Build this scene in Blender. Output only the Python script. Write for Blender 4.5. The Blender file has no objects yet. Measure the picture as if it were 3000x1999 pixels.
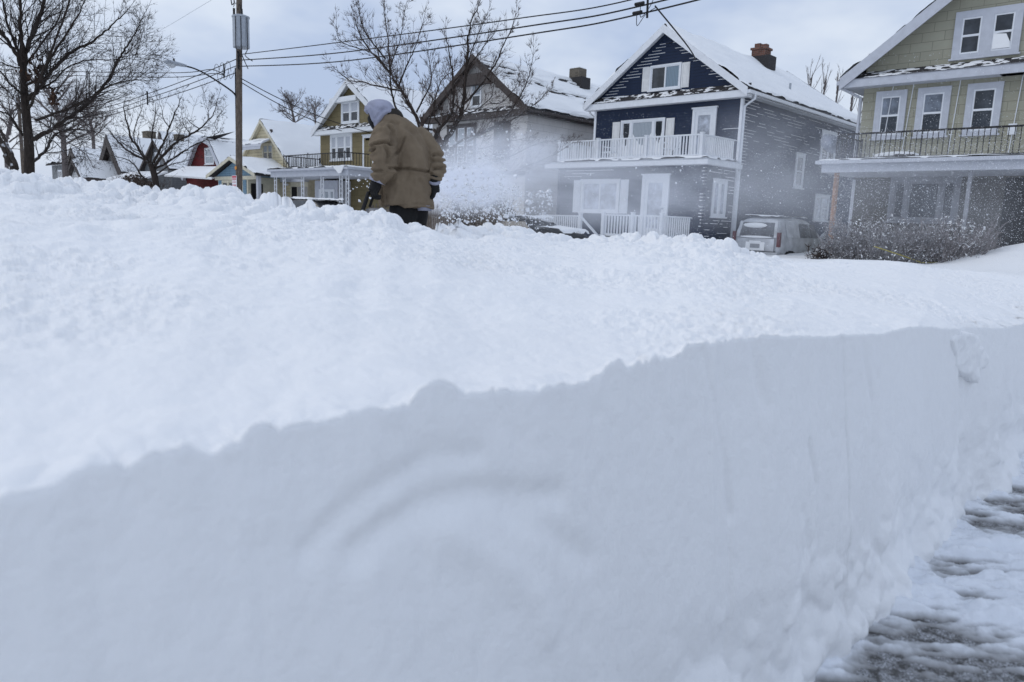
import bpy, bmesh, math, random
import numpy as np
from mathutils import Vector, Matrix
random.seed(7)
rng = np.random.default_rng(11)
sc = bpy.context.scene
COL = sc.collection
R_ = math.radians
# ------------------------------------------------------------------ camera
FPX, PITCH, ROLL, AZ = 2180.0, R_(9.2), R_(2.1), R_(43.3)
CAM = np.array([13.139, -25.405, 1.3])
Fh = np.array([-math.sin(AZ), math.cos(AZ), 0.0]); Rh = np.array([math.cos(AZ), math.sin(AZ), 0.0]); ZZ = np.array([0, 0, 1.0])
Fw = Fh * math.cos(PITCH) - ZZ * math.sin(PITCH); U0 = Fh * math.sin(PITCH) + ZZ * math.cos(PITCH)
Rt = Rh * math.cos(ROLL) + U0 * math.sin(ROLL); Up = U0 * math.cos(ROLL) - Rh * math.sin(ROLL)
def _ray(x, y): return Fw + (x - 1500) / FPX * Rt - (y - 999.5) / FPX * Up
def on_y(x, y, yy): v = _ray(x, y); return CAM + v * ((yy - CAM[1]) / v[1])      # survey: photo point -> point on a facade plane
def on_x(x, y, xx): v = _ray(x, y); return CAM + v * ((xx - CAM[0]) / v[0])
def at_d(x, y, d): v = _ray(x, y); return CAM + v * (d / float(v @ Fh))
cd = bpy.data.cameras.new('camera'); cam = bpy.data.objects.new('camera', cd); COL.objects.link(cam)
cd.sensor_width = 36; cd.lens = FPX / 3000 * 36; cd.clip_start = 0.05; cd.clip_end = 3000
cam.matrix_world = Matrix(((Rt[0], Up[0], -Fw[0], CAM[0]), (Rt[1], Up[1], -Fw[1], CAM[1]), (Rt[2], Up[2], -Fw[2], CAM[2]), (0, 0, 0, 1)))
cd.dof.use_dof = True; cd.dof.focus_distance = 10.0; cd.dof.aperture_fstop = 3.2
sc.camera = cam
# ------------------------------------------------------------------ noise
def _h(i, j, k, s):
    n = (i.astype(np.uint32) * np.uint32(374761393) + j.astype(np.uint32) * np.uint32(668265263) + k.astype(np.uint32) * np.uint32(2147483647) + np.uint32((s * 974634) & 0xffffffff))
    n = (n ^ (n >> np.uint32(13))) * np.uint32(1274126177)
    n = (n ^ (n >> np.uint32(16))) * np.uint32(2246822519)
    return ((n ^ (n >> np.uint32(15))) & np.uint32(0xffffff)).astype(np.float32) / 16777215.0
def vn(x, y, z=None, s=1):
    x = np.asarray(x, np.float32); y = np.asarray(y, np.float32); z = np.zeros_like(x) if z is None else np.asarray(z, np.float32)
    fx, fy, fz = np.floor(x), np.floor(y), np.floor(z)
    i, j, k = fx.astype(np.int64), fy.astype(np.int64), fz.astype(np.int64)
    u, v, w = x - fx, y - fy, z - fz
    u = u * u * u * (u * (u * 6 - 15) + 10); v = v * v * v * (v * (v * 6 - 15) + 10); w = w * w * w * (w * (w * 6 - 15) + 10)
    def c(a, b, d): return _h(i + a, j + b, k + d, s)
    p0 = (c(0, 0, 0) * (1 - u) + c(1, 0, 0) * u) * (1 - v) + (c(0, 1, 0) * (1 - u) + c(1, 1, 0) * u) * v
    if not np.any(z): return p0 * 2 - 1
    p1 = (c(0, 0, 1) * (1 - u) + c(1, 0, 1) * u) * (1 - v) + (c(0, 1, 1) * (1 - u) + c(1, 1, 1) * u) * v
    return (p0 * (1 - w) + p1 * w) * 2 - 1
def fbm(x, y, z=None, o=4, s=1, g=0.5):
    t = 0; a = 1.0; q = 1.0
    for n in range(o):
        t = t + a * vn(x * q, y * q, None if z is None else z * q, s + n * 17); a *= g; q *= 2.03
    return t
def clods(x, y, cell, s=1, dens=1.0):
    """rounded lumps: the tallest of hemispheres scattered one per cell; 0..1"""
    gx, gy = np.floor(x / cell), np.floor(y / cell); best = np.zeros_like(x)
    for a in (-1, 0, 1):
        for b in (-1, 0, 1):
            i = (gx + a).astype(np.int64); j = (gy + b).astype(np.int64); k = np.zeros_like(i)
            cx = (gx + a + _h(i, j, k, s)) * cell; cy = (gy + b + _h(i, j, k, s + 5)) * cell
            r = cell * (0.3 + 0.65 * _h(i, j, k, s + 9)); on = _h(i, j, k, s + 21) < dens
            d2 = 1 - ((x - cx) ** 2 + (y - cy) ** 2) / (r * r)
            best = np.maximum(best, np.where(on & (d2 > 0), np.sqrt(np.maximum(d2, 0)) * r / cell, 0))
    return best
def sst(a, b, x):
    t = np.clip((x - a) / (b - a), 0, 1); return t * t * (3 - 2 * t)
# ------------------------------------------------------------------ meshes and objects
class M:
    def __init__(s): s.v = []; s.f = []
    def add(s, vs, fs):
        n = len(s.v); s.v += [tuple(map(float, p)) for p in vs]; s.f += [tuple(i + n for i in q) for q in fs]; return s
    def box(s, x0, x1, y0, y1, z0, z1):
        return s.add([(x0, y0, z0), (x1, y0, z0), (x1, y1, z0), (x0, y1, z0), (x0, y0, z1), (x1, y0, z1), (x1, y1, z1), (x0, y1, z1)],
                     [(0, 3, 2, 1), (4, 5, 6, 7), (0, 1, 5, 4), (1, 2, 6, 5), (2, 3, 7, 6), (3, 0, 4, 7)])
    def hexa(s, p):  # 8 points in box order
        return s.add(p, [(0, 3, 2, 1), (4, 5, 6, 7), (0, 1, 5, 4), (1, 2, 6, 5), (2, 3, 7, 6), (3, 0, 4, 7)])
    def prism(s, poly, d):  # polygon points (3D), extruded by the vector d
        n = len(poly); q = [tuple(np.add(p, d)) for p in poly]
        return s.add(list(poly) + q, [tuple(range(n))[::-1], tuple(range(n, 2 * n))] + [(i, (i + 1) % n, n + (i + 1) % n, n + i) for i in range(n)])
    def tube(s, pts, rad, n=6, cap=True):
        pts = [np.array(p, float) for p in pts]; L = len(pts)
        if not hasattr(rad, '__len__'): rad = [rad] * L
        t0 = pts[1] - pts[0]; t0 = t0 / (np.linalg.norm(t0) + 1e-9)
        a = np.cross(t0, (0, 0, 1.0)) if abs(t0[2]) < 0.9 else np.cross(t0, (1.0, 0, 0)); a /= np.linalg.norm(a)
        vs = []
        for i in range(L):
            t = pts[min(i + 1, L - 1)] - pts[max(i - 1, 0)]; t = t / (np.linalg.norm(t) + 1e-9)
            a = a - t * (a @ t); a /= (np.linalg.norm(a) + 1e-9); b = np.cross(t, a)
            for k in range(n):
                w = 2 * math.pi * k / n; vs.append(pts[i] + (a * math.cos(w) + b * math.sin(w)) * rad[i])
        fs = [(i * n + k, i * n + (k + 1) % n, (i + 1) * n + (k + 1) % n, (i + 1) * n + k) for i in range(L - 1) for k in range(n)]
        if cap: fs += [tuple(range(n))[::-1], tuple(range((L - 1) * n, L * n))]
        return s.add(vs, fs)
    def rings(s, rs, cap=True):  # list of equal rings of points
        n = len(rs[0]); L = len(rs)
        fs = [(i * n + k, i * n + (k + 1) % n, (i + 1) * n + (k + 1) % n, (i + 1) * n + k) for i in range(L - 1) for k in range(n)]
        if cap: fs += [tuple(range(n))[::-1], tuple(range((L - 1) * n, L * n))]
        return s.add([p for r in rs for p in r], fs)
    def ball(s, c, r, nu=10, nv=7, sq=(1, 1, 1)):
        rs = []
        for i in range(nv + 1):
            t = math.pi * (0.02 + 0.96 * i / nv)
            rs.append([(c[0] + r * sq[0] * math.sin(t) * math.cos(2 * math.pi * k / nu), c[1] + r * sq[1] * math.sin(t) * math.sin(2 * math.pi * k / nu), c[2] - r * sq[2] * math.cos(t)) for k in range(nu)])
        return s.rings(rs)
    def grid(s, P):  # P: (a,b,3) array
        a, b = P.shape[:2]; n = len(s.v); s.v += [tuple(p) for p in P.reshape(-1, 3).tolist()]
        s.f += [(n + i * b + j, n + i * b + j + 1, n + (i + 1) * b + j + 1, n + (i + 1) * b + j) for i in range(a - 1) for j in range(b - 1)]; return s
LOC = {}
def thing(name, label, cat, loc=(0, 0, 0), group=None):
    o = bpy.data.objects.new(name, None); COL.objects.link(o); o.location = loc; o.empty_display_size = .3
    o['label'] = label; o['category'] = cat
    if group: o['group'] = group
    LOC[o] = np.array(loc, float); return o
def obj(name, m, mat, parent=None, smooth=False, label=None, auto=None):
    me = bpy.data.meshes.new(name); off = LOC.get(parent, np.zeros(3)) if parent else np.zeros(3)
    if isinstance(m, M): me.from_pydata([tuple(np.subtract(p, off)) for p in m.v], [], m.f)
    else: me = m
    if smooth: me.polygons.foreach_set('use_smooth', [True] * len(me.polygons))
    me.materials.append(mat)
    o = bpy.data.objects.new(name, me); COL.objects.link(o)
    if parent: o.parent = parent; LOC[o] = off
    if label: o['label'] = label
    return o
def solo(name, m, mat, label, cat, group=None, smooth=False):
    o = obj(name, m, mat, None, smooth); o['label'] = label; o['category'] = cat
    if group: o['group'] = group
    return o
def np_mesh(name, V, Fq, smooth=True):
    me = bpy.data.meshes.new(name); V = np.asarray(V, np.float32); Fq = np.asarray(Fq, np.int32); k = Fq.shape[1]
    me.vertices.add(len(V)); me.vertices.foreach_set('co', V.ravel())
    me.loops.add(Fq.size); me.loops.foreach_set('vertex_index', Fq.ravel())
    me.polygons.add(len(Fq)); me.polygons.foreach_set('loop_start', np.arange(0, Fq.size, k, dtype=np.int32))
    try: me.polygons.foreach_set('loop_total', np.full(len(Fq), k, np.int32))
    except Exception: pass
    if smooth: me.polygons.foreach_set('use_smooth', np.ones(len(Fq), bool))
    me.update(calc_edges=True); return me
def grid_faces(a, b):
    i, j = np.meshgrid(np.arange(a - 1), np.arange(b - 1), indexing='ij'); q = (i * b + j).ravel()
    return np.stack([q, q + 1, q + b + 1, q + b], 1)
def struct(name, me, mat, kind='structure', label=None, cat=None):
    o = obj(name, me, mat); o['kind'] = kind
    if label: o['label'] = label
    if cat: o['category'] = cat
    return o
# ------------------------------------------------------------------ materials
class N:
    """small node-tree writer"""
    def __init__(s, name):
        s.m = bpy.data.materials.new(name); s.m.use_nodes = True; s.t = s.m.node_tree; s.b = s.t.nodes['Principled BSDF']; s.co = None
    def n(s, ty, **kw):
        q = s.t.nodes.new(ty)
        for k, v in kw.items(): setattr(q, k, v)
        return q
    def link(s, a, b): s.t.links.new(a, b)
    def obj(s):
        if s.co is None: s.co = s.n('ShaderNodeTexCoord').outputs['Object']
        return s.co
    def map(s, scale=(1, 1, 1), rot=(0, 0, 0)):
        q = s.n('ShaderNodeMapping'); s.link(s.obj(), q.inputs[0]); q.inputs['Scale'].default_value = scale; q.inputs['Rotation'].default_value = rot; return q.outputs[0]
    def noise(s, scale=5, detail=4, rough=.55, sc3=None, dist=0):
        q = s.n('ShaderNodeTexNoise'); s.link(s.map(sc3) if sc3 else s.obj(), q.inputs['Vector']); q.inputs['Scale'].default_value = scale
        q.inputs['Detail'].default_value = detail; q.inputs['Roughness'].default_value = rough; q.inputs['Distortion'].default_value = dist; return q.outputs['Fac']
    def math(s, op, a, b=None, c=None, clamp=False):
        q = s.n('ShaderNodeMath', operation=op, use_clamp=clamp)
        for i, v in enumerate((a, b, c)):
            if v is None: continue
            if hasattr(v, 'links'): s.link(v, q.inputs[i])
            else: q.inputs[i].default_value = v
        return q.outputs[0]
    def sep(s, v=None):
        q = s.n('ShaderNodeSeparateXYZ'); s.link(v or s.obj(), q.inputs[0]); return q.outputs
    def rng(s, v, a, b, c=0, d=1):
        q = s.n('ShaderNodeMapRange'); s.link(v, q.inputs[0]); [setattr(q.inputs[i + 1], 'default_value', x) for i, x in enumerate((a, b, c, d))]; return q.outputs[0]
    def mix(s, f, a, b):
        q = s.n('ShaderNodeMix', data_type='RGBA')
        for i, v in ((0, f), (6, a), (7, b)):
            if hasattr(v, 'links'): s.link(v, q.inputs[i])
            else: q.inputs[i].default_value = v if not isinstance(v, tuple) else (*v[:3], 1)
        return q.outputs[2]
    def col(s, v):
        if hasattr(v, 'links'): s.link(v, s.b.inputs['Base Color'])
        else: s.b.inputs['Base Color'].default_value = (*v, 1)
    def bump(s, h, st=.3, d=.01, prev=None):
        q = s.n('ShaderNodeBump'); s.link(h, q.inputs['Height']); q.inputs['Strength'].default_value = st; q.inputs['Distance'].default_value = d
        if prev: s.link(prev, q.inputs['Normal'])
        s.link(q.outputs[0], s.b.inputs['Normal']); return q.outputs[0]
    def set(s, rough=.7, metal=0, spec=.3):
        s.b.inputs['Roughness'].default_value = rough; s.b.inputs['Metallic'].default_value = metal; s.b.inputs['Specular IOR Level'].default_value = spec; return s.m
def plain(name, c, rough=.6, metal=0, var=.12, sc=6, spec=.3, bump=0, bsc=60):
    k = N(name); f = k.noise(sc, 5)
    k.col(k.mix(k.rng(f, .3, .7), tuple(x * (1 - var) for x in c), tuple(min(1, x * (1 + var)) for x in c)))
    if bump: k.bump(k.noise(bsc, 3), bump, .01)
    return k.set(rough, metal, spec)
def m_snow(name, c=(.83, .86, .91), b1=.35, b2=.25, sss=0):
    k = N(name); k.col(k.mix(k.rng(k.noise(1.3, 4), .3, .7), tuple(x * .97 for x in c), c))
    n1 = k.bump(k.noise(26, 6, .65), b1, .016); k.bump(k.noise(170, 3, .6), b2, .004, n1)
    if sss: k.b.inputs['Subsurface Weight'].default_value = sss; k.b.inputs['Subsurface Radius'].default_value = (.8, .9, 1.0); k.b.inputs['Subsurface Scale'].default_value = .03
    return k.set(.85, 0, .25)
SNOW = m_snow('snow', (.85, .86, .87)); SNOWB = m_snow('bank_snow', (.87, .876, .885), .4, .35, 0); ROOFSNOW = m_snow('roof_snow', (.84, .85, .86), .15, .1)
def siding(name, c, lap=.11, var=.1):
    k = N(name); z = k.sep()[2]; fr = k.math('FRACT', k.math('DIVIDE', z, lap))
    f = k.noise(3, 5, .6, (1, 1, .25)); col = k.mix(k.rng(f, .3, .7), tuple(x * (1 - var) for x in c), tuple(x * (1 + var) for x in c))
    k.col(k.mix(k.rng(fr, .86, .97), col, tuple(x * .45 for x in c)))
    k.bump(fr, .9, .03); return k.set(.55, 0, .3)
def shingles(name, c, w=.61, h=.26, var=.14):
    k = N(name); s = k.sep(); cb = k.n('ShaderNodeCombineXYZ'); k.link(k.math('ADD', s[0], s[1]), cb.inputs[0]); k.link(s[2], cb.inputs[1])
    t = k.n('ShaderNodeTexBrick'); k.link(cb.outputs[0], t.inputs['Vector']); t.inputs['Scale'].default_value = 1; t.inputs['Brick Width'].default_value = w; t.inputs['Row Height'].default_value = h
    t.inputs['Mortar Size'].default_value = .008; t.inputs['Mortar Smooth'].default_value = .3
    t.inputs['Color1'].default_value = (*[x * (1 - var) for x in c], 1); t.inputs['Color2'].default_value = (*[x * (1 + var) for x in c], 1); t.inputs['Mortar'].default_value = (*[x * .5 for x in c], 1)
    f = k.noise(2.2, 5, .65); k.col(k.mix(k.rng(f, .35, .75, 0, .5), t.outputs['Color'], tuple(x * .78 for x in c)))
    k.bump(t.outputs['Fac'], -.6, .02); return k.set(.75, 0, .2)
def bricks(name, c, mortar=(.3, .28, .26)):
    k = N(name); s = k.sep(); cb = k.n('ShaderNodeCombineXYZ'); k.link(k.math('ADD', s[0], s[1]), cb.inputs[0]); k.link(s[2], cb.inputs[1])
    t = k.n('ShaderNodeTexBrick'); k.link(cb.outputs[0], t.inputs['Vector']); t.inputs['Scale'].default_value = 1; t.inputs['Brick Width'].default_value = .21; t.inputs['Row Height'].default_value = .075
    t.inputs['Mortar Size'].default_value = .008; t.inputs['Color1'].default_value = (*[x * .7 for x in c], 1); t.inputs['Color2'].default_value = (*[x * 1.25 for x in c], 1); t.inputs['Mortar'].default_value = (*mortar, 1)
    k.col(t.outputs['Color']); k.bump(t.outputs['Fac'], -.6, .02); return k.set(.85, 0, .2)
def m_glass(name, c=(.02, .024, .03), streak=0):
    k = N(name); f = k.noise(2.4, 4, .6); k.col(k.mix(k.rng(f, .4, .75), c, tuple(x * 2.6 + .01 for x in c))); k.bump(k.noise(1.7, 1), .05, .02); return k.set(.06, 0, .5)
def m_curtain(name, c):
    k = N(name); s = k.sep(); w = k.n('ShaderNodeTexWave'); w.inputs['Scale'].default_value = 5; w.inputs['Distortion'].default_value = 3; w.inputs['Detail'].default_value = 2
    k.link(k.map((1, 1, .12)), w.inputs['Vector']); k.col(k.mix(w.outputs['Fac'], tuple(x * .62 for x in c), c)); return k.set(.25, 0, .5)
def m_bark(name, c, frost=.0):
    k = N(name); f = k.noise(14, 5, .65, (1, 1, .3)); base = k.mix(k.rng(f, .3, .7), tuple(x * .55 for x in c), tuple(x * 1.5 for x in c))
    if frost:
        g = k.n('ShaderNodeNewGeometry'); q = k.sep(g.outputs['Normal'])[2]; kk = k.math('MULTIPLY', k.rng(q, .35, .8), k.rng(k.noise(3.1, 3), .52, .66), None, True)
        base = k.mix(k.math('MULTIPLY', kk, frost), base, (.8, .83, .88))
    k.col(base); k.bump(f, .5, .03); return k.set(.9, 0, .15)
MAT = dict(
    white=plain('white_paint', (.74, .76, .79), .5, var=.05), offwhite=plain('shutter_paint', (.74, .74, .73), .55, var=.05), graytrim=plain('gray_trim_paint', (.50, .52, .57), .6, var=.07),
    olivetrim=plain('cream_white_paint', (.72, .74, .76), .55, var=.05), brown=plain('dark_brown_trim', (.055, .045, .042), .6, var=.3, sc=9), creamtrim=plain('cream_trim', (.60, .56, .44), .55),
    navy=siding('navy_clapboard', (.012, .024, .058)), navyside=siding('navy_side_clapboard', (.016, .026, .06)), lower=shingles('darker_lower_shingle', (.10, .095, .085), .61, .27, .1), cream=siding('cream_clapboard', (.60, .53, .36), .2), whitewall=shingles('whitewashed_shingle', (.60, .58, .56), .9, .3, .04),
    olive=shingles('olive_shingle', (.205, .168, .09), .6, .3, .06), green=shingles('sage_shingle', (.345, .335, .262), .61, .27, .05), red=shingles('red_shingle', (.125, .012, .014), .4, .14, .2), blue=siding('pale_blue_clapboard', (.16, .27, .36), .14), grayside=siding('gray_clapboard', (.17, .18, .19), .15),
    tan=siding('tan_clapboard', (.34, .27, .16), .18), palewall=siding('pale_clapboard', (.58, .58, .58), .18),
    roof=plain('dark_roof_shingle', (.04, .038, .04), .9, var=.35, sc=25), brickr=bricks('red_brick', (.15, .07, .05), (.16, .13, .12)), brickg=bricks('weathered_brick', (.13, .11, .085), (.16, .15, .13)),
    glass=m_glass('window_glass'), glassw=m_glass('frosted_glass', (.3, .32, .36)), curtain=m_curtain('curtain_behind_glass', (.42, .47, .52)), frost=m_glass('frosted_pane', (.10, .115, .14)), curtainw=m_curtain('pale_curtain', (.55, .58, .64)), curtainb=m_curtain('blue_curtain', (.22, .3, .37)),
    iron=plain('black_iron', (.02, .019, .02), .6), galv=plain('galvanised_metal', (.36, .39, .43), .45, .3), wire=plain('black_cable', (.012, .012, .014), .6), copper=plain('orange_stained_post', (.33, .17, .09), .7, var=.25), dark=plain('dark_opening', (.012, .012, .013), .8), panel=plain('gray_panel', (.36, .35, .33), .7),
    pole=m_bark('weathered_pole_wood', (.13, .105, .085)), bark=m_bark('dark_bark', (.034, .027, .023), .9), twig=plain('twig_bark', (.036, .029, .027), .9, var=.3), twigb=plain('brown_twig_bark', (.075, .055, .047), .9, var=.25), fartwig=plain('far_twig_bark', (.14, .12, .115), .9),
)
# ------------------------------------------------------------------ house parts
def FRONT(x, y, z): return lambda a, b, c: (x + a, y - c, z + b)          # a along the wall, b up, c out of the wall
def SIDE(x, y, z): return lambda a, b, c: (x + c, y + a, z + b)           # wall that faces +X
def fbox(m, T, a0, a1, b0, b1, c0, c1):
    return m.hexa([T(a0, b0, c0), T(a1, b0, c0), T(a1, b0, c1), T(a0, b0, c1), T(a0, b1, c0), T(a1, b1, c0), T(a1, b1, c1), T(a0, b1, c1)])
def window(par, T, w, h, fr, glass, lights=1, sash='double', cas=.1, glass2=None, head=.04, sill=True, label=None, mull=.1, sashm=None, snowlow=False, widths=None):
    """opening of width w, height h, lower-left at T(0,0,0); casing around it"""
    m = M(); d = .05
    fbox(m, T, -cas, 0, -cas * .6, h + cas, 0, d); fbox(m, T, w, w + cas, -cas * .6, h + cas, 0, d); fbox(m, T, 0, w, h, h + cas, 0, d - .002); fbox(m, T, 0, w, -cas * .6, 0, 0, d - .002)
    if head: fbox(m, T, -cas - .03, w + cas + .03, h + cas, h + cas + head, 0, d + .03)
    if widths is None: widths = [(w - mull * (lights - 1)) / lights] * lights
    x = 0; wins = []
    for i in range(lights):
        if i: fbox(m, T, x - mull, x, 0, h, 0, d - .004)
        wins.append((x, x + widths[i])); x += widths[i] + mull
    o = obj('window', m, fr, par, label=label)
    sm = M()
    for x0, x1 in wins:
        s = .045
        fbox(sm, T, x0, x0 + s, 0, h, 0, .03); fbox(sm, T, x1 - s, x1, 0, h, 0, .03); fbox(sm, T, x0 + s, x1 - s, h - s, h, 0, .028); fbox(sm, T, x0 + s, x1 - s, 0, s, 0, .028)
        if sash == 'double': fbox(sm, T, x0 + s, x1 - s, h * .5 - .03, h * .5 + .03, 0, .034)
        if sash == 'slider': fbox(sm, T, (x0 + x1) / 2 - .03, (x0 + x1) / 2 + .03, s, h - s, 0, .034)
        if sash == 'cross':
            fbox(sm, T, x0 + s, x1 - s, h * .5 - .025, h * .5 + .025, 0, .034); fbox(sm, T, (x0 + x1) / 2 - .02, (x0 + x1) / 2 + .02, s, h - s, 0, .032)
    obj('sash', sm, sashm or fr, o)
    for x0, x1 in wins:
        parts = [(0, h, glass)]
        if sash == 'double': parts = [(0, h * .5, glass), (h * .5, h, glass2 or glass)]
        if sash == 'slider': parts = None
        if parts:
            for b0, b1, g in parts: obj('pane', fbox(M(), T, x0 + .02, x1 - .02, b0 + .01, b1 - .01, .004, .014), g, o)
        else:
            xm = (x0 + x1) / 2; obj('pane', fbox(M(), T, x0 + .02, xm, .01, h - .01, .004, .014), glass, o); obj('pane', fbox(M(), T, xm + .002, x1 - .02, .01, h - .01, .004, .014), glass2 or glass, o)
        if snowlow:
            p = [T(x0 + .05, .045, .016)] + [T(x0 + .05 + (x1 - x0 - .1) * t, .045 + h * snowlow * (.5 + .9 * abs(t - .5) ** 1.3 * 2) , .016) for t in np.linspace(0, 1, 12)] + [T(x1 - .05, .045, .016)]
            obj('window_snow', M().prism(p, np.subtract(T(0, 0, .024), T(0, 0, .016))), SNOW, o)
    if sill: obj('sill', fbox(M(), T, -cas - .05, w + cas + .05, -cas * .6 - .05, -cas * .6, 0, .1), fr, o)
    return o
def shutters(par, T, w, h, sw=.36, mat=None):
    for a in (-sw - .03, w + .03):
        m = M(); fbox(m, T, a, a + sw, 0, h, 0, .03)
        for b0, b1 in ((.06, h * .5 - .04), (h * .5 + .04, h - .06)):
            for q in ((a + .04, a + .07, b0, b1), (a + sw - .07, a + sw - .04, b0, b1), (a + .07, a + sw - .07, b0, b0 + .03), (a + .07, a + sw - .07, b1 - .03, b1)): fbox(m, T, *q, .03, .042)
            fbox(m, T, a + .1, a + sw - .1, b0 + .06, b1 - .06, .03, .04)
        obj('shutter', m, mat or MAT['offwhite'], par)
def door(par, T, w, h, fr, leaf, glass=None, cas=.12):
    m = M(); fbox(m, T, -cas, 0, 0, h + cas, 0, .06); fbox(m, T, w, w + cas, 0, h + cas, 0, .06); fbox(m, T, 0, w, h, h + cas, 0, .058); fbox(m, T, -cas - .04, w + cas + .04, h + cas, h + cas + .05, 0, .09)
    o = obj('door', m, fr, par); l = M()
    s = .13
    fbox(l, T, 0, s, 0, h, 0, .04); fbox(l, T, w - s, w, 0, h, 0, .04); fbox(l, T, s, w - s, 0, .25 if glass else h, 0, .038); fbox(l, T, s, w - s, h - s, h, 0, .038)
    obj('door_leaf', l, leaf, o)
    if glass: obj('pane', fbox(M(), T, s, w - s, .25, h - s, .01, .022), glass, o)
    obj('handle', M().ball(T(w - .07, h * .48, .07), .035), MAT['galv'], o)
def rail(par, pts, h, mat, step=.12, bw=.022, post=.05, name='railing', closed_posts=None, zoff=.08, top=.03):
    m = M(); P = [np.array(p, float) for p in pts]
    for a, b in zip(P[:-1], P[1:]):
        L = np.linalg.norm(b - a); d = (b - a) / L; nrm = np.cross(d, ZZ); nrm /= np.linalg.norm(nrm) + 1e-9
        for z0, z1, hw in ((zoff, zoff + .04, top * .8), (h - .05, h, top)):
            m.hexa([a + nrm * hw + ZZ * z0, b + nrm * hw + ZZ * z0, b - nrm * hw + ZZ * z0, a - nrm * hw + ZZ * z0, a + nrm * hw + ZZ * z1, b + nrm * hw + ZZ * z1, b - nrm * hw + ZZ * z1, a - nrm * hw + ZZ * z1])
        k = max(1, int(L / step))
        for i in range(1, k):
            c = a + d * (L * i / k)
            m.hexa([c - d * bw - nrm * bw + ZZ * (zoff + .04), c + d * bw - nrm * bw + ZZ * (zoff + .04), c + d * bw + nrm * bw + ZZ * (zoff + .04), c - d * bw + nrm * bw + ZZ * (zoff + .04), c - d * bw - nrm * bw + ZZ * (h - .05), c + d * bw - nrm * bw + ZZ * (h - .05), c + d * bw + nrm * bw + ZZ * (h - .05), c - d * bw + nrm * bw + ZZ * (h - .05)])
    o = obj(name, m, mat, par)
    for p in (closed_posts if closed_posts is not None else P):
        p = np.array(p, float); q = M().box(p[0] - post, p[0] + post, p[1] - post, p[1] + post, p[2], p[2] + h + .06)
        if post > .04: q.box(p[0] - post - .015, p[0] + post + .015, p[1] - post - .015, p[1] + post + .015, p[2] + h + .06, p[2] + h + .09)
        obj('post', q, mat, o)
    return o
def roof_sheet(A, B, C_, D_, th, seed, nu=60, nv=40, rag=.05, scour=None, edge=.1):
    """snow lying on the slope A(eave near) B(eave far) C(ridge far) D(ridge near): thickness varies, dips under the shingles where scoured"""
    A, B, C_, D_ = [np.array(p, float) for p in (A, B, C_, D_)]
    u = np.linspace(0, 1, nu)[:, None, None]; v = np.linspace(0, 1, nv)[None, :, None]
    P = (A * (1 - u) + B * u) * (1 - v) + (D_ * (1 - u) + C_ * u) * v
    n = np.cross(B - A, D_ - A); n /= np.linalg.norm(n); n = n if n[2] > 0 else -n
    Lu = np.linalg.norm(B - A); Lv = np.linalg.norm(D_ - A); uu = (u[..., 0] * Lu + 0 * v[..., 0]); vv = (v[..., 0] * Lv + 0 * u[..., 0])
    t = th * (1 + .55 * fbm(uu * .45, vv * .6, None, 3, seed)) + .012 * fbm(uu * 3, vv * 3, None, 2, seed + 3)
    if scour is not None: t = t - scour(uu, vv, Lu, Lv)
    e = np.minimum(np.minimum(uu, Lu - uu), np.minimum(vv * 1.2 + .02, 9 + 0 * vv)) + rag * fbm(uu * 2.5, vv * 2.5, None, 3, seed + 7)
    t = np.where(e < edge, t * np.clip(e / edge, 0, 1) ** .5 - .02 * (e < .004), t)
    P = P + n * t[..., None] + n * .004
    return M().grid(P)
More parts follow.
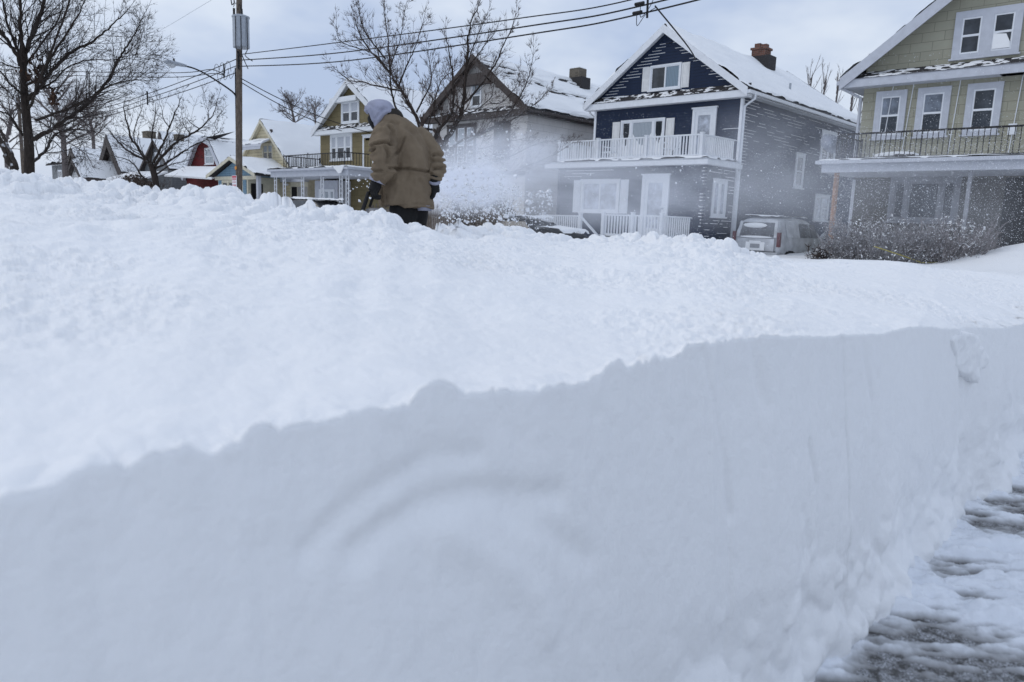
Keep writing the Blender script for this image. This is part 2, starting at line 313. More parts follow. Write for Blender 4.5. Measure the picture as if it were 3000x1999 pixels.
def house(name, label, x0, x1, y0, y1, ze, za, wall, trim, seed, ovs=.35, ovf=.35, gablew=None, rake=.2, roofsnow=.09, ridge_end=None, corn=.24, scour=None, soffit=None, group=None, nu=60, cor=True, gut=True, apex=None, sidew=None):
    t = thing(name, label, 'house', (x0, y0, 0), group)
    xc = (x0 + x1) / 2 if apex is None else apex; sl = (za - ze) / ((x1 - x0) / 2 + ovs); hw = (x1 - x0) / 2
    zw = ze + sl * ovs * .0
    zg = ze + .02; zp = za - .14
    # walls (with both gables); roof underside runs from (x0-ovs, ze) to (xc, za)
    def under(x): return za - .14 - abs(x - xc) * sl
    front = [(x0, y0, 0), (x1, y0, 0), (x1, y0, under(x1)), (xc, y0, under(xc)), (x0, y0, under(x0))]
    m = M().prism(front, (0, y1 - y0, 0)); obj('wall', m, wall, t)
    ye = y1 + ovf; rs = y0 - ovf; re = ye if ridge_end is None else ridge_end
    for s in (-1, 1):
        xe = xc + s * (hw + ovs); a, b, c, d = (xe, rs, ze), (xe, ye, ze), (xc, re, za), (xc, rs, za)
        dn = (0, 0, -.12)
        q = [a, b, c, d] if s > 0 else [b, a, d, c]
        ro = obj('roof', M().prism(q, dn), MAT['roof'], t)
        if roofsnow:
            k = roof_sheet(a, b, c, d, roofsnow, seed + s, nu, int(nu * (1.8 if scour is not None else .7)), scour=scour if s > 0 else None)
            obj('roof_snow', k, ROOFSNOW, ro, smooth=True)
        sx = [(xe, rs + .012, ze - .122), (xe, y0 - .004, ze - .122), (xc, y0 - .004, za - .122), (xc, rs + .012, za - .122)]; sx = sx if s > 0 else [sx[1], sx[0], sx[3], sx[2]]
        obj('soffit', M().prism(sx, (0, 0, -.02)), soffit or trim, t)
        dr = np.array([xc - xe, 0, za - ze]); ln = np.linalg.norm(dr); nrm = np.array([-dr[2], 0, dr[0]]) / ln; nrm = nrm if nrm[2] > 0 else -nrm
        A = np.array([xe, rs - .03, ze]) - nrm * .0; B = np.array([xc, rs - .03, za])
        w = rake; dz = np.array([0, 0, -w / abs(nrm[2])])
        poly = [A, B, B + dz, A + dz]; poly = poly if s < 0 else poly[::-1]
        obj('rake_board', M().prism(poly, (0, .045, 0)), trim, t)
        if ridge_end is not None and s > 0:
            obj('roof', M().prism([(xc - hw - ovs, ye, ze), (xc, re, za), (xc + hw + ovs, ye, ze)], dn), MAT['roof'], t)
            g = M().add([(xc - hw - ovs, ye, ze + .06), (xc, re - .1, za + .1), (xc + hw + ovs, ye, ze + .06)], [(0, 1, 2)]); obj('roof_snow', g, ROOFSNOW, ro)
    if corn:
        obj('cornice', M().box(x0 - ovs, x1 + ovs, y0 - ovf + .04, y0 - .002, ze - .3, ze - .3 + corn), trim, t)
        pr = M().prism([(x0 - ovs + .05, y0 - ovf + .02, ze - .058), (x0 - ovs + .05, y0 - .004, ze - .058), (x0 - ovs + .05, y0 - .004, ze + .2)], (x1 - x0 + 2 * ovs - .1, 0, 0)); po = obj('pent_roof', pr, MAT['roof'], t)
        k = roof_sheet((x0, y0 - ovf + .03, ze - .05), (x1, y0 - ovf + .03, ze - .05), (x1, y0 - .01, ze + .19), (x0, y0 - .01, ze + .19), .012, seed + 31, 120, 14, scour=lambda u, v, a, b: .03 * (fbm(u * 6, v * 12, None, 3, 5) > -.1), edge=.02); obj('roof_snow', k, ROOFSNOW, po, smooth=True)
    if gut:
        for s in (-1, 1):
            xe = xc + s * (hw + ovs); gm = M().box(min(xe - s * .01, xe + s * .1), max(xe - s * .01, xe + s * .1), rs, ye, ze - .2, ze - .085); gm.box(min(xe - s * .02, x0 if s < 0 else x1), max(xe - s * .02, x0 if s < 0 else x1), rs + .05, ye, ze - .24, ze - .205)
            obj('gutter', gm, trim, t)
    if cor:
        for x, y in ((x0, y0), (x1, y0)):
            obj('corner_board', M().box(x - .05, x + .05, y - .03, y + .09, .2, ze - .31), trim, t)
    return t, under, xc
def chimney(par, x, y, z0, z1, w, d, mat, cap=True, pots=0, snow=True):
    m = M().box(x - w / 2, x + w / 2, y - d / 2, y + d / 2, z0, z1)
    if cap: m.box(x - w / 2 - .05, x + w / 2 + .05, y - d / 2 - .05, y + d / 2 + .05, z1, z1 + .09)
    o = obj('chimney', m, mat, par)
    for i in range(pots): obj('flue', M().box(x - .28 + i * .3, x - .02 + i * .3, y - .13, y + .13, z1 + .09, z1 + .3 - i * .06), mat, o)
    if snow: obj('chimney_snow', M().box(x - w / 2 + .03, x + w / 2 - .03, y - d / 2 + .03, y + d / 2 - .03, z1 + (.09 if cap else 0), z1 + (.13 if cap else .04)), SNOW, o)
    obj('flashing', M().box(x - w / 2 - .04, x + w / 2 + .25, y - d / 2 - .06, y + d / 2 + .06, z0 - .15, z0 + .42), MAT['roof'], o)
def ledge_snow(par, segs):
    m = M()
    for x0, x1, y0, y1, z, h in segs: m.box(x0, x1, y0, y1, z, z + h)
    o = obj('clinging_snow', m, SNOW, par); o['kind'] = 'stuff'; return o
# ================================================================== navy house
nv, under, xc = house('clapboard_house', 'navy blue two storey clapboard house with white trim and white balcony', -6.5, 0, 0, 12.4, 6.18, 8.76, MAT['navy'], MAT['white'], 3, ridge_end=10.6, nu=80, rake=.24)
T = FRONT(-3.88, 0, 6.5); window(nv, T, 1.26, .83, MAT['white'], MAT['glass'], 1, 'slider', .06, MAT['curtainb'], 0, label='gable slider half filled with snow'); shutters(nv, FRONT(-3.92, 0, 6.46), 1.34, .9, .34)
T = FRONT(-5.1, 0, 4.02); window(nv, T, 1.9, 1.32, MAT['white'], MAT['glass'], 3, 'none', .08, None, 0, widths=[.38, .96, .38], mull=.09, snowlow=.5); shutters(nv, FRONT(-5.2, 0, 3.98), 2.1, 1.4, .36)
obj('curtain', fbox(M(), FRONT(-4.6, 0, 4.05), .02, .92, .05, 1.24, .016, .02), MAT['curtain'], nv)
door(nv, FRONT(-1.82, 0, 3.62), .76, 1.9, MAT['white'], MAT['white'], MAT['glassw'], .11)
# snow clinging to the laps of the siding
segs = []; lap = .11
for i in range(55, 78):
    z = i * lap; 
    for s in (-1, 1):
        xe = xc + s * ((8.45 - z) / .673 - .12); r = random.random()
        if z > 8.15 or abs(xe - xc) < .25: continue
        L = (.35 + .55 * r) * (1 if s < 0 else .55)
        if s > 0 and random.random() < .25: continue
        L = min(L, abs(xe - xc) * 1.7); segs.append((min(xe, xe - s * L), max(xe, xe - s * L), -.018, -.003, z - .004, .012 + .007 * r))
for i in range(33, 54):
    z = i * lap
    if random.random() < .7: segs.append((-.05 - .3 - .3 * random.random(), -.06, -.02, -.003, z, .018)) if random.random() < .15 else None
    y = .1; 
    while y < 9.5:
        L = .25 + random.random() * (1.1 if z > 4.6 else .35)
        if (y < .3 or (z > 4.5 and random.random() < .62) or (z > 3 and y < 1 and random.random() < .6)): segs.append((.003, .018, y, y + L, z, .013))
        y += L + .1 + random.random() * .9
ledge_snow(nv, segs)
obj('downspout', M().tube([(.42, .12, 5.98), (.42, .12, 5.85), (.09, .05, 5.6), (.09, .05, 3.4), (.09, .05, .3)], .045, 6), MAT['white'], nv)
obj('downspout', M().tube([(-6.9, .1, 5.98), (-6.9, .1, 5.85), (-6.58, .1, 5.6), (-6.58, .1, 3.6)], .04, 6), MAT['white'], nv)
window(nv, SIDE(0, 5.05, 3.12), .6, 1.18, MAT['white'], MAT['glass'], 1, 'double', .12, None, .03)
window(nv, SIDE(0, 7.45, 4.3), 1.35, 1.15, MAT['white'], MAT['glass'], 2, 'double', .13, None, .03)
window(nv, SIDE(0, 7.35, 1.85), 1.35, .92, MAT['white'], MAT['glassw'], 2, 'double', .12, None, .03)
chimney(nv, -3.0, 7.2, 8.45, 9.15, .62, .6, MAT['brickr'], True, 2, False)
obj('vent_pipe', M().tube([(-.9, 5.8, 6.9), (-.9, 5.8, 7.35)], .05, 8), MAT['galv'], nv)
# enclosed front porch carrying the balcony
obj('porch_wall', M().box(-6.55, -.02, -2.1, -.004, 0, 3.4), MAT['navy'], nv)
pd = M().box(-7.0, .22, -2.5, -.006, 3.4, 3.56); pd.box(-6.85, .1, -2.36, -.008, 3.56, 3.63); dk = obj('balcony_deck', pd, MAT['white'], nv)
k = roof_sheet((-6.95, -2.46, 3.632), (.16, -2.46, 3.632), (.16, -.05, 3.632), (-6.95, -.05, 3.632), .05, 77, 90, 30, edge=.12); obj('deck_snow', k, ROOFSNOW, dk, smooth=True)
rail(nv, [(-6.52, -2.2, 3.64), (-4.62, -2.2, 3.64), (-2.45, -2.2, 3.64), (-.22, -2.2, 3.64), (-.1, -.08, 3.64)], .8, MAT['white'], .115, .02, .055, 'balcony_railing', [(-6.52, -2.2, 3.6), (-4.62, -2.2, 3.6), (-2.45, -2.2, 3.6), (-.22, -2.2, 3.6)])
rail(nv, [(-6.52, -2.2, 3.64), (-6.52, -.05, 3.64)], .8, MAT['white'], .115, .02, .055, 'balcony_railing', [])
for x, y in ((-6.55, -2.1), (-.02, -2.1)): obj('corner_board', M().box(x - .05, x + .05, y - .025, y + .08, .3, 3.4), MAT['navyside'], nv)
window(nv, FRONT(-5.28, -2.1, 1.8), 1.62, 1.05, MAT['white'], MAT['glassw'], 1, 'slider', .1, None, .03); shutters(nv, FRONT(-5.38, -2.1, 1.7), 1.82, 1.25, .36, MAT['white'])
door(nv, FRONT(-2.42, -2.1, .95), .86, 2.0, MAT['white'], MAT['white'], MAT['glassw'], .14)
window(nv, SIDE(-.02, -1.5, 1.75), .78, 1.12, MAT['white'], MAT['glassw'], 2, 'none', .1, None, .03)
segs = []
for i in range(3, 31):
    z = i * lap; y = -2.0
    if random.random() < .9: segs.append((-.1 - .1 * random.random(), .02, -2.125, -2.1, z, .03))
    while y < -.2:
        L = .15 + random.random() * .9
        if random.random() < .62 and not (1.55 < z < 3.0 and -1.75 < y + L and y < -.55): segs.append((-.018, .006, y, min(y + L, -.1), z, .022))
        y += L + .05 + random.random() * .25
for z, a, b in ((3.3, -6.2, -3.9), (3.19, -5.9, -4.8), (3.08, -6.3, -5.4)): segs.append((a, b, -2.122, -2.1, z, .02))
ledge_snow(nv, segs)
obj('downspout', M().tube([(.15, -.3, 3.42), (.12, -.12, 3.2), (.07, .03, 3.0), (.07, .03, .3)], .05, 6), MAT['white'], nv)
# stoop with rails in front of the porch
st = M().box(-3.3, -.55, -3.9, -2.105, 0, .85); st.box(-4.0, -3.3, -3.9, -2.4, 0, .55); so = obj('stoop', st, MAT['white'], nv)
k = roof_sheet((-3.3, -3.9, .855), (-.55, -3.9, .855), (-.55, -2.15, .855), (-3.3, -2.15, .855), .08, 79, 40, 20, edge=.15); obj('stoop_snow', k, ROOFSNOW, so, smooth=True)
rail(nv, [(-2.95, -3.85, .86), (-1.7, -3.85, .86), (-.55, -3.85, .86)], .78, MAT['white'], .115, .02, .055, 'stoop_railing'); rail(nv, [(-.55, -3.85, .86), (-.4, -2.2, .86)], .78, MAT['white'], .115, .02, .05, 'stoop_railing', [])
rail(nv, [(-5.9, -3.7, .55), (-4.1, -3.7, .55)], 1.02, MAT['white'], .1, .022, .055, 'stoop_railing')
obj('stair_rail', M().hexa([(-4.1, -3.74, 1.5), (-3.3, -3.74, .85), (-3.3, -3.66, .85), (-4.1, -3.66, 1.5), (-4.1, -3.74, 1.58), (-3.3, -3.74, .93), (-3.3, -3.66, .93), (-4.1, -3.66, 1.58)]), MAT['white'], nv)
for i, (x, y, rz) in enumerate(((-2.0, -1.2, .3), (-4.9, -1.0, -.2))):
    c = thing('balcony_chair', ('white slatted chair turned sideways by the balcony door' if i == 0 else 'white slatted chair under the triple window on the balcony'), 'chair', (x, y, 3.68)); c.rotation_euler.z = rz
    def cp(nm, mm): o = bpy.data.objects.new(nm, bpy.data.meshes.new(nm)); o.data.from_pydata(mm.v, [], mm.f); o.data.materials.append(MAT['white']); COL.objects.link(o); o.parent = c
    cp('seat', M().box(-.24, .24, -.24, .24, .38, .42)); b = M()
    for j in range(5): b.box(-.22 + j * .1, -.16 + j * .1, .2, .23, .45, .82)
    b.box(-.24, .24, .195, .235, .82, .87); cp('backrest', b)
    for a in (-1, 1):
        for d in (-1, 1): cp('leg', M().box(a * .2 - .02, a * .2 + .02, d * .2 - .02, d * .2 + .02, 0, .38))
        cp('armrest', M().box(a * .24 - .03, a * .24 + .03, -.22, .22, .6, .63))
# ================================================================== white house with dark trim
def scour_w(u, v, Lu, Lv):
    a = np.exp(-(((u - 1.8) / 1.7) ** 2 + ((v - Lv * .72) / .75) ** 2)); b = np.exp(-(((u - 5.6 ) / 2.6) ** 2 + ((v - Lv * .50 + (u - 5.6) * .10) / .30) ** 2)); c = np.exp(-(((u - 7.2) / 1.2) ** 2 + ((v - Lv * .88) / .28) ** 2)); e = np.exp(-((v - .12) / .12) ** 2) * .5
    s = fbm(u * 1.1 + v * .6, v * 8.5, None, 3, 9)
    return .34 * np.maximum.reduce([a, b, c, e]) * sst(-.15, .3, s)
wh, under, xc = house('stucco_house', 'off white house with dark brown gable trim behind the multi stemmed tree', -16.9, -10.35, 0, 11.5, 6.28, 8.92, MAT['whitewall'], MAT['brown'], 5, nu=110, scour=scour_w, rake=.3, ovf=.42, cor=False, roofsnow=.075)
window(wh, FRONT(-14.0, 0, 6.62), .58, 1.0, MAT['olivetrim'], MAT['glass'], 1, 'double', .07, MAT['curtain'], .03, snowlow=.0)
window(wh, FRONT(-15.6, 0, 4.0), 1.8, 1.66, MAT['brown'], MAT['glass'], 3, 'double', .14, MAT['curtain'], .05, sashm=MAT['white'], mull=.16)
window(wh, FRONT(-12.3, 0, 4.2), .8, 1.45, MAT['brown'], MAT['glass'], 1, 'double', .12, None, .05)
tm = M().prism([(-14.75, -.06, 7.55), (-12.5, -.06, 7.55), (-12.95, -.06, 8.05), (-14.3, -.06, 8.05)], (0, -.3, 0)); obj('collar_beam', tm, MAT['brown'], wh, label='dark beam across the gable peak')
for s in (-1, 1):
    for q in (.25, .5, .78):
        x = xc + s * 3.3 * q; obj('bracket', M().box(x - .07, x + .07, -.42, -.01, under(x) - .3, under(x) - .14), MAT['brown'], wh)
hb = M().box(-16.9, -10.35, -.04, -.003, 3.35, 3.55); obj('belt_course', hb, MAT['brown'], wh)
chimney(wh, -13.35, 7.1, 8.55, 9.45, .68, .62, MAT['brickg'], False)
obj('vent_pipe', M().tube([(-11.0, 4.9, 6.7), (-11.0, 4.9, 7.3)], .06, 8), MAT['roof'], wh)
# ================================================================== olive house
ol, under, xc = house('shingled_house', 'olive brown shingled house with cream trim and flat roofed porch behind the shoveller', -27.3, -20.55, 0, 10.5, 6.2, 8.86, MAT['olive'], MAT['olivetrim'], 8, nu=50, rake=.3, cor=False, ovf=.4)
obj('collar_beam', M().box(-25.75, -23.1, -.38, -.03, 7.62, 7.9), MAT['olivetrim'], ol)
window(ol, FRONT(-24.9, 0, 6.56), 1.5, 1.05, MAT['olivetrim'], MAT['glass'], 2, 'double', .14, MAT['curtainw'], 0, mull=.14)
window(ol, FRONT(-26.05, 0, 4.5), 1.95, 1.28, MAT['olivetrim'], MAT['glass'], 3, 'double', .14, MAT['curtainw'], .05, widths=[.45, .72, .5], mull=.14)
door(ol, FRONT(-22.75, 0, 3.66), .8, 1.9, MAT['olivetrim'], MAT['olive'], None, .14)
chimney(ol, -28.0, 3.0, 5.5, 7.3, .55, .55, MAT['brickr'], True, 0)
pd = M().box(-28.3, -20.3, -2.75, -.004, 3.3, 3.62); pd.box(-28.45, -20.15, -2.9, -.006, 3.62, 3.74); pr_ = obj('porch_roof', pd, MAT['graytrim'], ol)
k = roof_sheet((-28.45, -2.9, 3.745), (-20.15, -2.9, 3.745), (-20.15, -.02, 3.745), (-28.45, -.02, 3.745), .07, 41, 90, 30, edge=.1); obj('roof_snow', k, ROOFSNOW, pr_, smooth=True)
obj('hanging_snow', M().prism([(-21.5, -2.93, 3.8), (-20.4, -2.93, 3.8), (-20.75, -2.93, 3.42), (-20.95, -2.93, 3.4)], (0, .05, 0)), SNOW, pr_)
rail(ol, [(-27.2, -.1, 3.76), (-27.2, -2.5, 3.76), (-24.6, -2.5, 3.76), (-21.0, -2.5, 3.76), (-20.5, -.1, 3.76)], .78, MAT['iron'], .16, .011, .02, 'balcony_railing', zoff=.05, top=.012)
for x in (-28.0, -27.0, -25.0, -23.0, -21.2, -20.6):
    m = M().box(x - .14, x - .1, -2.62, -2.58, .3, 3.3).box(x + .1, x + .14, -2.62, -2.58, .3, 3.3)
    for i in range(12): m.tube([(x - .1, -2.6, .4 + i * .24), (x, -2.6, .52 + i * .24), (x + .1, -2.6, .4 + i * .24)], .014, 4)
    obj('porch_column', m, MAT['white'], ol)
db = M().box(-26.5, -24.1, -.9, -.004, .3, 3.2); obj('vestibule', db, MAT['graytrim'], ol)
window(ol, FRONT(-25.9, -.9, 1.0), 1.45, 1.6, MAT['white'], MAT['glass'], 3, 'double', .1, MAT['curtain'], 0, widths=[.36, .42, .36], mull=.15)
obj('satellite_dish', M().ball((-26.9, -.25, 4.15), .12, 8, 5, (1, .4, 1)), MAT['graytrim'], ol)
# ================================================================== cream cottage
cr, under, xc = house('cream_cottage', 'small cream clapboard cottage with steep gable and pale blue gabled porch', -37.5, -30.8, 0, 9.5, 4.15, 7.26, MAT['cream'], MAT['creamtrim'], 12, nu=50, rake=.16, corn=0, cor=False, gut=False, ovs=.3, ovf=.25)
window(cr, FRONT(-34.2, 0, 4.7), 1.15, .92, MAT['creamtrim'], MAT['glass'], 2, 'double', .1, MAT['curtain'], .03, mull=.1)
am = M()
for x, y, z in ((0, 0, 0),):
    pa = [(-36.0, -.01, 6.0), (-33.0, -.01, 6.0)]
    rs_ = []
    for t in np.linspace(0, 1, 7):
        rs_.append([(-35.95, -.9 * math.sin(t * 1.5), 5.98 - .55 * (1 - math.cos(t * 1.5))), (-32.95, -.9 * math.sin(t * 1.5), 5.98 - .55 * (1 - math.cos(t * 1.5))), (-32.95, -.9 * math.sin(t * 1.5) + .03, 5.94 - .55 * (1 - math.cos(t * 1.5))), (-35.95, -.9 * math.sin(t * 1.5) + .03, 5.94 - .55 * (1 - math.cos(t * 1.5)))])
    am.rings(rs_); am.box(-35.95, -32.95, -.92, -.89, 5.28, 5.44)
ao = obj('awning', am, MAT['graytrim'], cr); obj('awning_snow', roof_sheet((-35.95, -.85, 5.62), (-32.95, -.85, 5.62), (-32.95, -.05, 6.0), (-35.95, -.05, 6.0), .09, 15, 30, 16), ROOFSNOW, ao, smooth=True)
obj('meter_box', M().box(-33.15, -32.95, -.12, -.01, 6.25, 6.6), MAT['brown'], cr)
pw = M().prism([(-35.65, -2.5, 0), (-31.6, -2.5, 0), (-31.6, -2.5, 3.4), (-35.65, -2.5, 3.4)], (0, 2.495, 0)); obj('porch_wall', pw, MAT['creamtrim'], cr)
obj('porch_gable', M().prism([(-36.0, -2.52, 3.42), (-30.4, -2.52, 3.42), (-33.15, -2.52, 4.42)], (0, 2.5, 0)), MAT['blue'], cr, label='pale blue porch gable')
for a, b in ((-36.5, -33.15), (-29.9, -33.15)):
    q = [(a, -2.9, 3.52), (a, .9, 3.52), (b, .9, 4.62), (b, -2.9, 4.62)]; q = q if a > b else [q[1], q[0], q[3], q[2]]
    ro = obj('porch_roof', M().prism(q, (0, 0, -.1)), MAT['roof'], cr); s = 1 if a > b else -1
    obj('roof_snow', roof_sheet((a, -2.9, 3.52), (a, .3, 3.52), (b, .3, 4.62), (b, -2.9, 4.62), .1, 50 + s, 40, 30), ROOFSNOW, ro, smooth=True)
    A, B = np.array((a, -2.95, 3.52)), np.array((b, -2.95, 4.62)); dz = np.array((0, 0, -.2)); p = [A, B, B + dz, A + dz]
    obj('rake_board', M().prism(p if a < b else p[::-1], (0, .05, 0)), MAT['creamtrim'], cr)
obj('frieze', M().box(-36.0, -30.4, -2.56, -2.525, 3.22, 3.44), MAT['creamtrim'], cr)
for a, b in ((-35.55, -35.1), (-32.2, -31.75)): obj('side_panel', M().box(a, b, -2.53, -2.502, .4, 3.2), MAT['blue'], cr)
window(cr, FRONT(-34.95, -2.5, 1.3), 1.5, 1.78, MAT['creamtrim'], MAT['glass'], 2, 'double', .1, None, 0, mull=.2)
obj('side_door', M().box(-31.62, -31.585, -2.3, -1.5, .5, 3.0), MAT['dark'], cr)
rp = M().box(-31.5, -28.6, -.35, -.01, 3.2, 3.5); obj('porch_beam', rp, MAT['graytrim'], cr)
obj('porch_post', M().box(-30.35, -30.1, -2.6, -2.4, .3, 3.42), MAT['graytrim'], cr)
dm = thing('side_wing', 'low cream porch wing with dark doorway and gray panel beside the cottage', 'porch', (-31.0, 0, 0))
obj('wall', M().box(-30.8, -28.7, -.02, .4, 0, 3.5), MAT['creamtrim'], dm); obj('door', M().box(-30.6, -30.0, -.05, -.022, .4, 2.9), MAT['dark'], dm); obj('panel', M().box(-29.9, -28.75, -.045, -.022, .5, 2.9), MAT['panel'], dm)
obj('panel_rail', M().box(-29.9, -28.72, -.075, -.047, 1.72, 1.78), MAT['brown'], dm)
obj('lamp', M().ball((-31.0, -.2, 3.05), .14, 10, 6, (1.6, 1, .6)), MAT['white'], cr)
# ================================================================== red gambrel house
def shift(o, dx):
    o.location.x += dx
rd = thing('gambrel_house', 'dark red barn shaped house with gray gambrel eaves left of the utility pole', 'house', (-43, 0, 0))
gp = [(-47.2, 3.6), (-44.0, 6.22), (-41.85, 6.55), (-39.75, 6.2), (-37.6, 3.6)]; gp = [(-46.6, 3.6), (-44.15, 6.2), (-42.9, 6.55), (-41.65, 6.2), (-39.3, 3.6)]
wl = [(x * .94 + -42.95 * .06, 0, z - .1) for x, z in gp]; obj('wall', M().prism([(wl[0][0], 0, 0), (wl[4][0], 0, 0)] + wl[::-1], (0, 9, 0)), MAT['red'], rd)
for i in range(4):
    (xa, za_), (xb, zb) = gp[i], gp[i + 1]
    q = [(xa, -.3, za_), (xb, -.3, zb), (xb, 9.4, zb), (xa, 9.4, za_)]
    obj('soffit', M().prism([(xa, -.29, za_ - .142), (xb, -.29, zb - .142), (xb, -.003, zb - .142), (xa, -.003, za_ - .142)], (0, 0, -.02)), MAT['graytrim'], rd)
    ro = obj('roof', M().prism(q, (0, 0, -.14)), MAT['roof'], rd)
    sc_ = (lambda u, v, a, b: .3 * sst(.2, .6, fbm(u * 1.1, v * 6, None, 3, 3)) * (u < 5)) if i == 2 else None
    e, r_ = ((xa, za_), (xb, zb)) if za_ < zb else ((xb, zb), (xa, za_))
    obj('roof_snow', roof_sheet((e[0], -.28, e[1]), (e[0], 9.3, e[1]), (r_[0], 9.3, r_[1]), (r_[0], -.28, r_[1]), .09, 60 + i, 50, 24, scour=sc_), ROOFSNOW, ro, smooth=True)
    w = .36; p = [(xa, -.35, za_), (xb, -.35, zb), (xb * .93 - 42.95 * .07, -.35, zb - w * (.8 if i in (1, 2) else .5)), (xa * .93 - 42.95 * .07, -.35, za_ - w * (.5 if za_ < 4 else .8))]
    obj('rake_board', M().prism(p, (0, .05, 0)), MAT['graytrim'], rd)
window(rd, FRONT(-42.9, 0, 4.65), 1.3, 1.05, MAT['white'], MAT['curtain'], 1, 'cross', .09, None, 0)
wg = M().add([(-42.2, -.35, 6.5), (-40.6, 1.2, 7.0), (-41.6, -.35, 6.5), (-42.1, .4, 6.4)], [(0, 1, 2), (0, 3, 1), (2, 1, 3), (0, 2, 3)]); obj('roof_prow', wg, MAT['roof'], rd)
obj('roof', M().prism([(-44.6, -2.4, 3.7), (-36.8, -2.4, 3.4), (-37.2, -.4, 4.3), (-45.5, -.4, 4.5)], (0, 0, -.12)), ROOFSNOW, rd, label='low porch roof')
obj('flue_pipe', M().tube([(-42.6, 4.6, 6.3), (-42.6, 4.6, 7.25)], .14, 10).tube([(-42.6, 4.6, 7.25), (-42.6, 4.6, 7.45)], .24, 10), MAT['galv'], rd)
# ================================================================== far houses on the left
dg, under, xc = house('gabled_house', 'gray shingled house with small dark gable behind the low spreading tree', -55.2, -49.6, 0, 9, 4.4, 6.78, MAT['grayside'], MAT['brown'], 21, nu=36, rake=.2, corn=0, cor=False, gut=False)
window(dg, FRONT(-52.7, 0, 4.75), .7, .9, MAT['white'], MAT['glass'], 1, 'double', .1); chimney(dg, -53.3, 2.2, 6, 7.4, .7, .6, MAT['brickg'], True)
obj('porch_roof', M().prism([(-57, -2.5, 3.6), (-49, -2.5, 3.5), (-49.4, -.4, 4.2), (-56.8, -.4, 4.3)], (0, 0, -.15)), ROOFSNOW, dg); obj('porch_beam', M().box(-56.8, -49.2, -2.45, -2.3, 3.1, 3.42), MAT['brown'], dg)
shift(dg, .5)
w2, under, xc = house('gabled_house', 'white clapboard house with steep gable and wide dark rake boards', -66.0, -60.3, 0, 12, 4.3, 7.6, MAT['palewall'], MAT['brown'], 23, nu=36, rake=.7, corn=0, cor=False, gut=False, ovf=.7)
window(w2, FRONT(-63.0, 0, 5.05), 1.1, .98, MAT['white'], MAT['glass'], 2, 'double', .1); chimney(w2, -64.3, 3.5, 6.4, 8.3, 1.2, .8, MAT['brickg'], True)
obj('porch_roof', M().prism([(-66.5, -2.5, 3.0), (-58, -2.5, 3.0), (-58.4, 0, 3.9), (-66, 0, 3.9)], (0, 0, -.2)), ROOFSNOW, w2)
shift(w2, 1.7)
w3, under, xc = house('gabled_house', 'white house with tall dark gable just right of the steep white gable', -60.1, -56.0, 3, 12, 4.6, 8.1, MAT['grayside'], MAT['brown'], 24, nu=30, rake=.5, corn=0, cor=False, gut=False)
ta, under, xc = house('gabled_house', 'tan clapboard house with brown rake boards peeking over the left snowbank', -75.8, -71.2, 0, 9, 4.6, 6.95, MAT['tan'], MAT['brown'], 26, nu=30, rake=.55, corn=0, cor=False, gut=False, ovf=.5); shift(ta, 1.2)
window(ta, FRONT(-73.3, 0, 5.0), .7, .8, MAT['white'], MAT['glassw'], 1, 'double', .1)
sp = thing('porch', 'small white porch gable with dark edges half buried by the snowbank', 'porch', (-69, -3, 0)); obj('wall', M().prism([(-70.6, -3, 0), (-67.2, -3, 0), (-67.2, -3, 3.7), (-68.9, -3, 5.0), (-70.6, -3, 3.7)], (0, 2.9, 0)), MAT['palewall'], sp)
for a in (-71.1, -66.7):
    q = [(a, -3.4, 3.65), (-68.9, -3.4, 5.25), (-68.9, 0, 5.25), (a, 0, 3.65)]; q = q if a > -69 else q[::-1]; ro = obj('roof', M().prism(q, (0, 0, -.35)), MAT['brown'], sp)
    obj('roof_snow', roof_sheet((a, -3.35, 3.66), (a, 0, 3.66), (-68.9, 0, 5.26), (-68.9, -3.35, 5.26), .08, 90 + int(a), 24, 16), ROOFSNOW, ro, smooth=True)
shift(sp, 6.6); sp['label'] = 'small white porch gable with dark edges half buried by the snowbank'
gr_ = thing('side_gabled_house', 'long low gray house behind the big left tree', 'house', (-80, 2, 0)); obj('wall', M().box(-88, -76.5, 2, 10, 0, 5.7), MAT['grayside'], gr_)
ro = obj('roof', M().prism([(-88.5, 1.5, 5.8), (-76, 1.5, 5.8), (-76, 6, 8.3), (-88.5, 6, 8.3)], (0, 0, -.15)), MAT['roof'], gr_); obj('roof_snow', roof_sheet((-88.5, 1.5, 5.9), (-76, 1.5, 5.9), (-76, 6, 8.4), (-88.5, 6, 8.4), .15, 95, 30, 16), ROOFSNOW, ro, smooth=True)
for x in (-85.6, -82, -79): window(gr_, FRONT(x, 2, 3.6), 1.2, 1.4, MAT['white'], MAT['glass'], 2, 'double', .1)
# ================================================================== green house
gn, under, xc = house('shingled_house', 'sage green shingled house at the right with iron railed porch roof', 4.15, 11.4, 0, 12, 6.12, 9.32, MAT['green'], MAT['graytrim'], 31, nu=60, rake=.3, ovf=.5, ovs=.6, corn=.26, cor=False)
T = FRONT(6.66, 0, 6.52); window(gn, FRONT(6.72, 0, 6.55), 1.3, 1.0, MAT['graytrim'], MAT['glass'], 2, 'double', .19, None, 0, mull=.3, sashm=MAT['white'])
obj('pane_snow', M().prism([(7.55, -.05, 6.6), (7.98, -.05, 6.6), (7.97, -.05, 6.75), (7.86, -.05, 6.98), (7.55, -.05, 7.02)], (0, .02, 0)), SNOW, gn)
for x in (4.72, 5.92, 7.24): window(gn, FRONT(x, 0, 4.36), .56, 1.16, MAT['graytrim'], MAT['glass'], 1, 'double', .17, MAT['frost'] if x < 6.5 else None, 0, sashm=MAT['white'])
obj('lower_wall', M().box(4.17, 11.38, -.02, -.003, 0, 3.05), MAT['lower'], gn)  # thin darker shingle sheet over the house's own wall, lower storey only
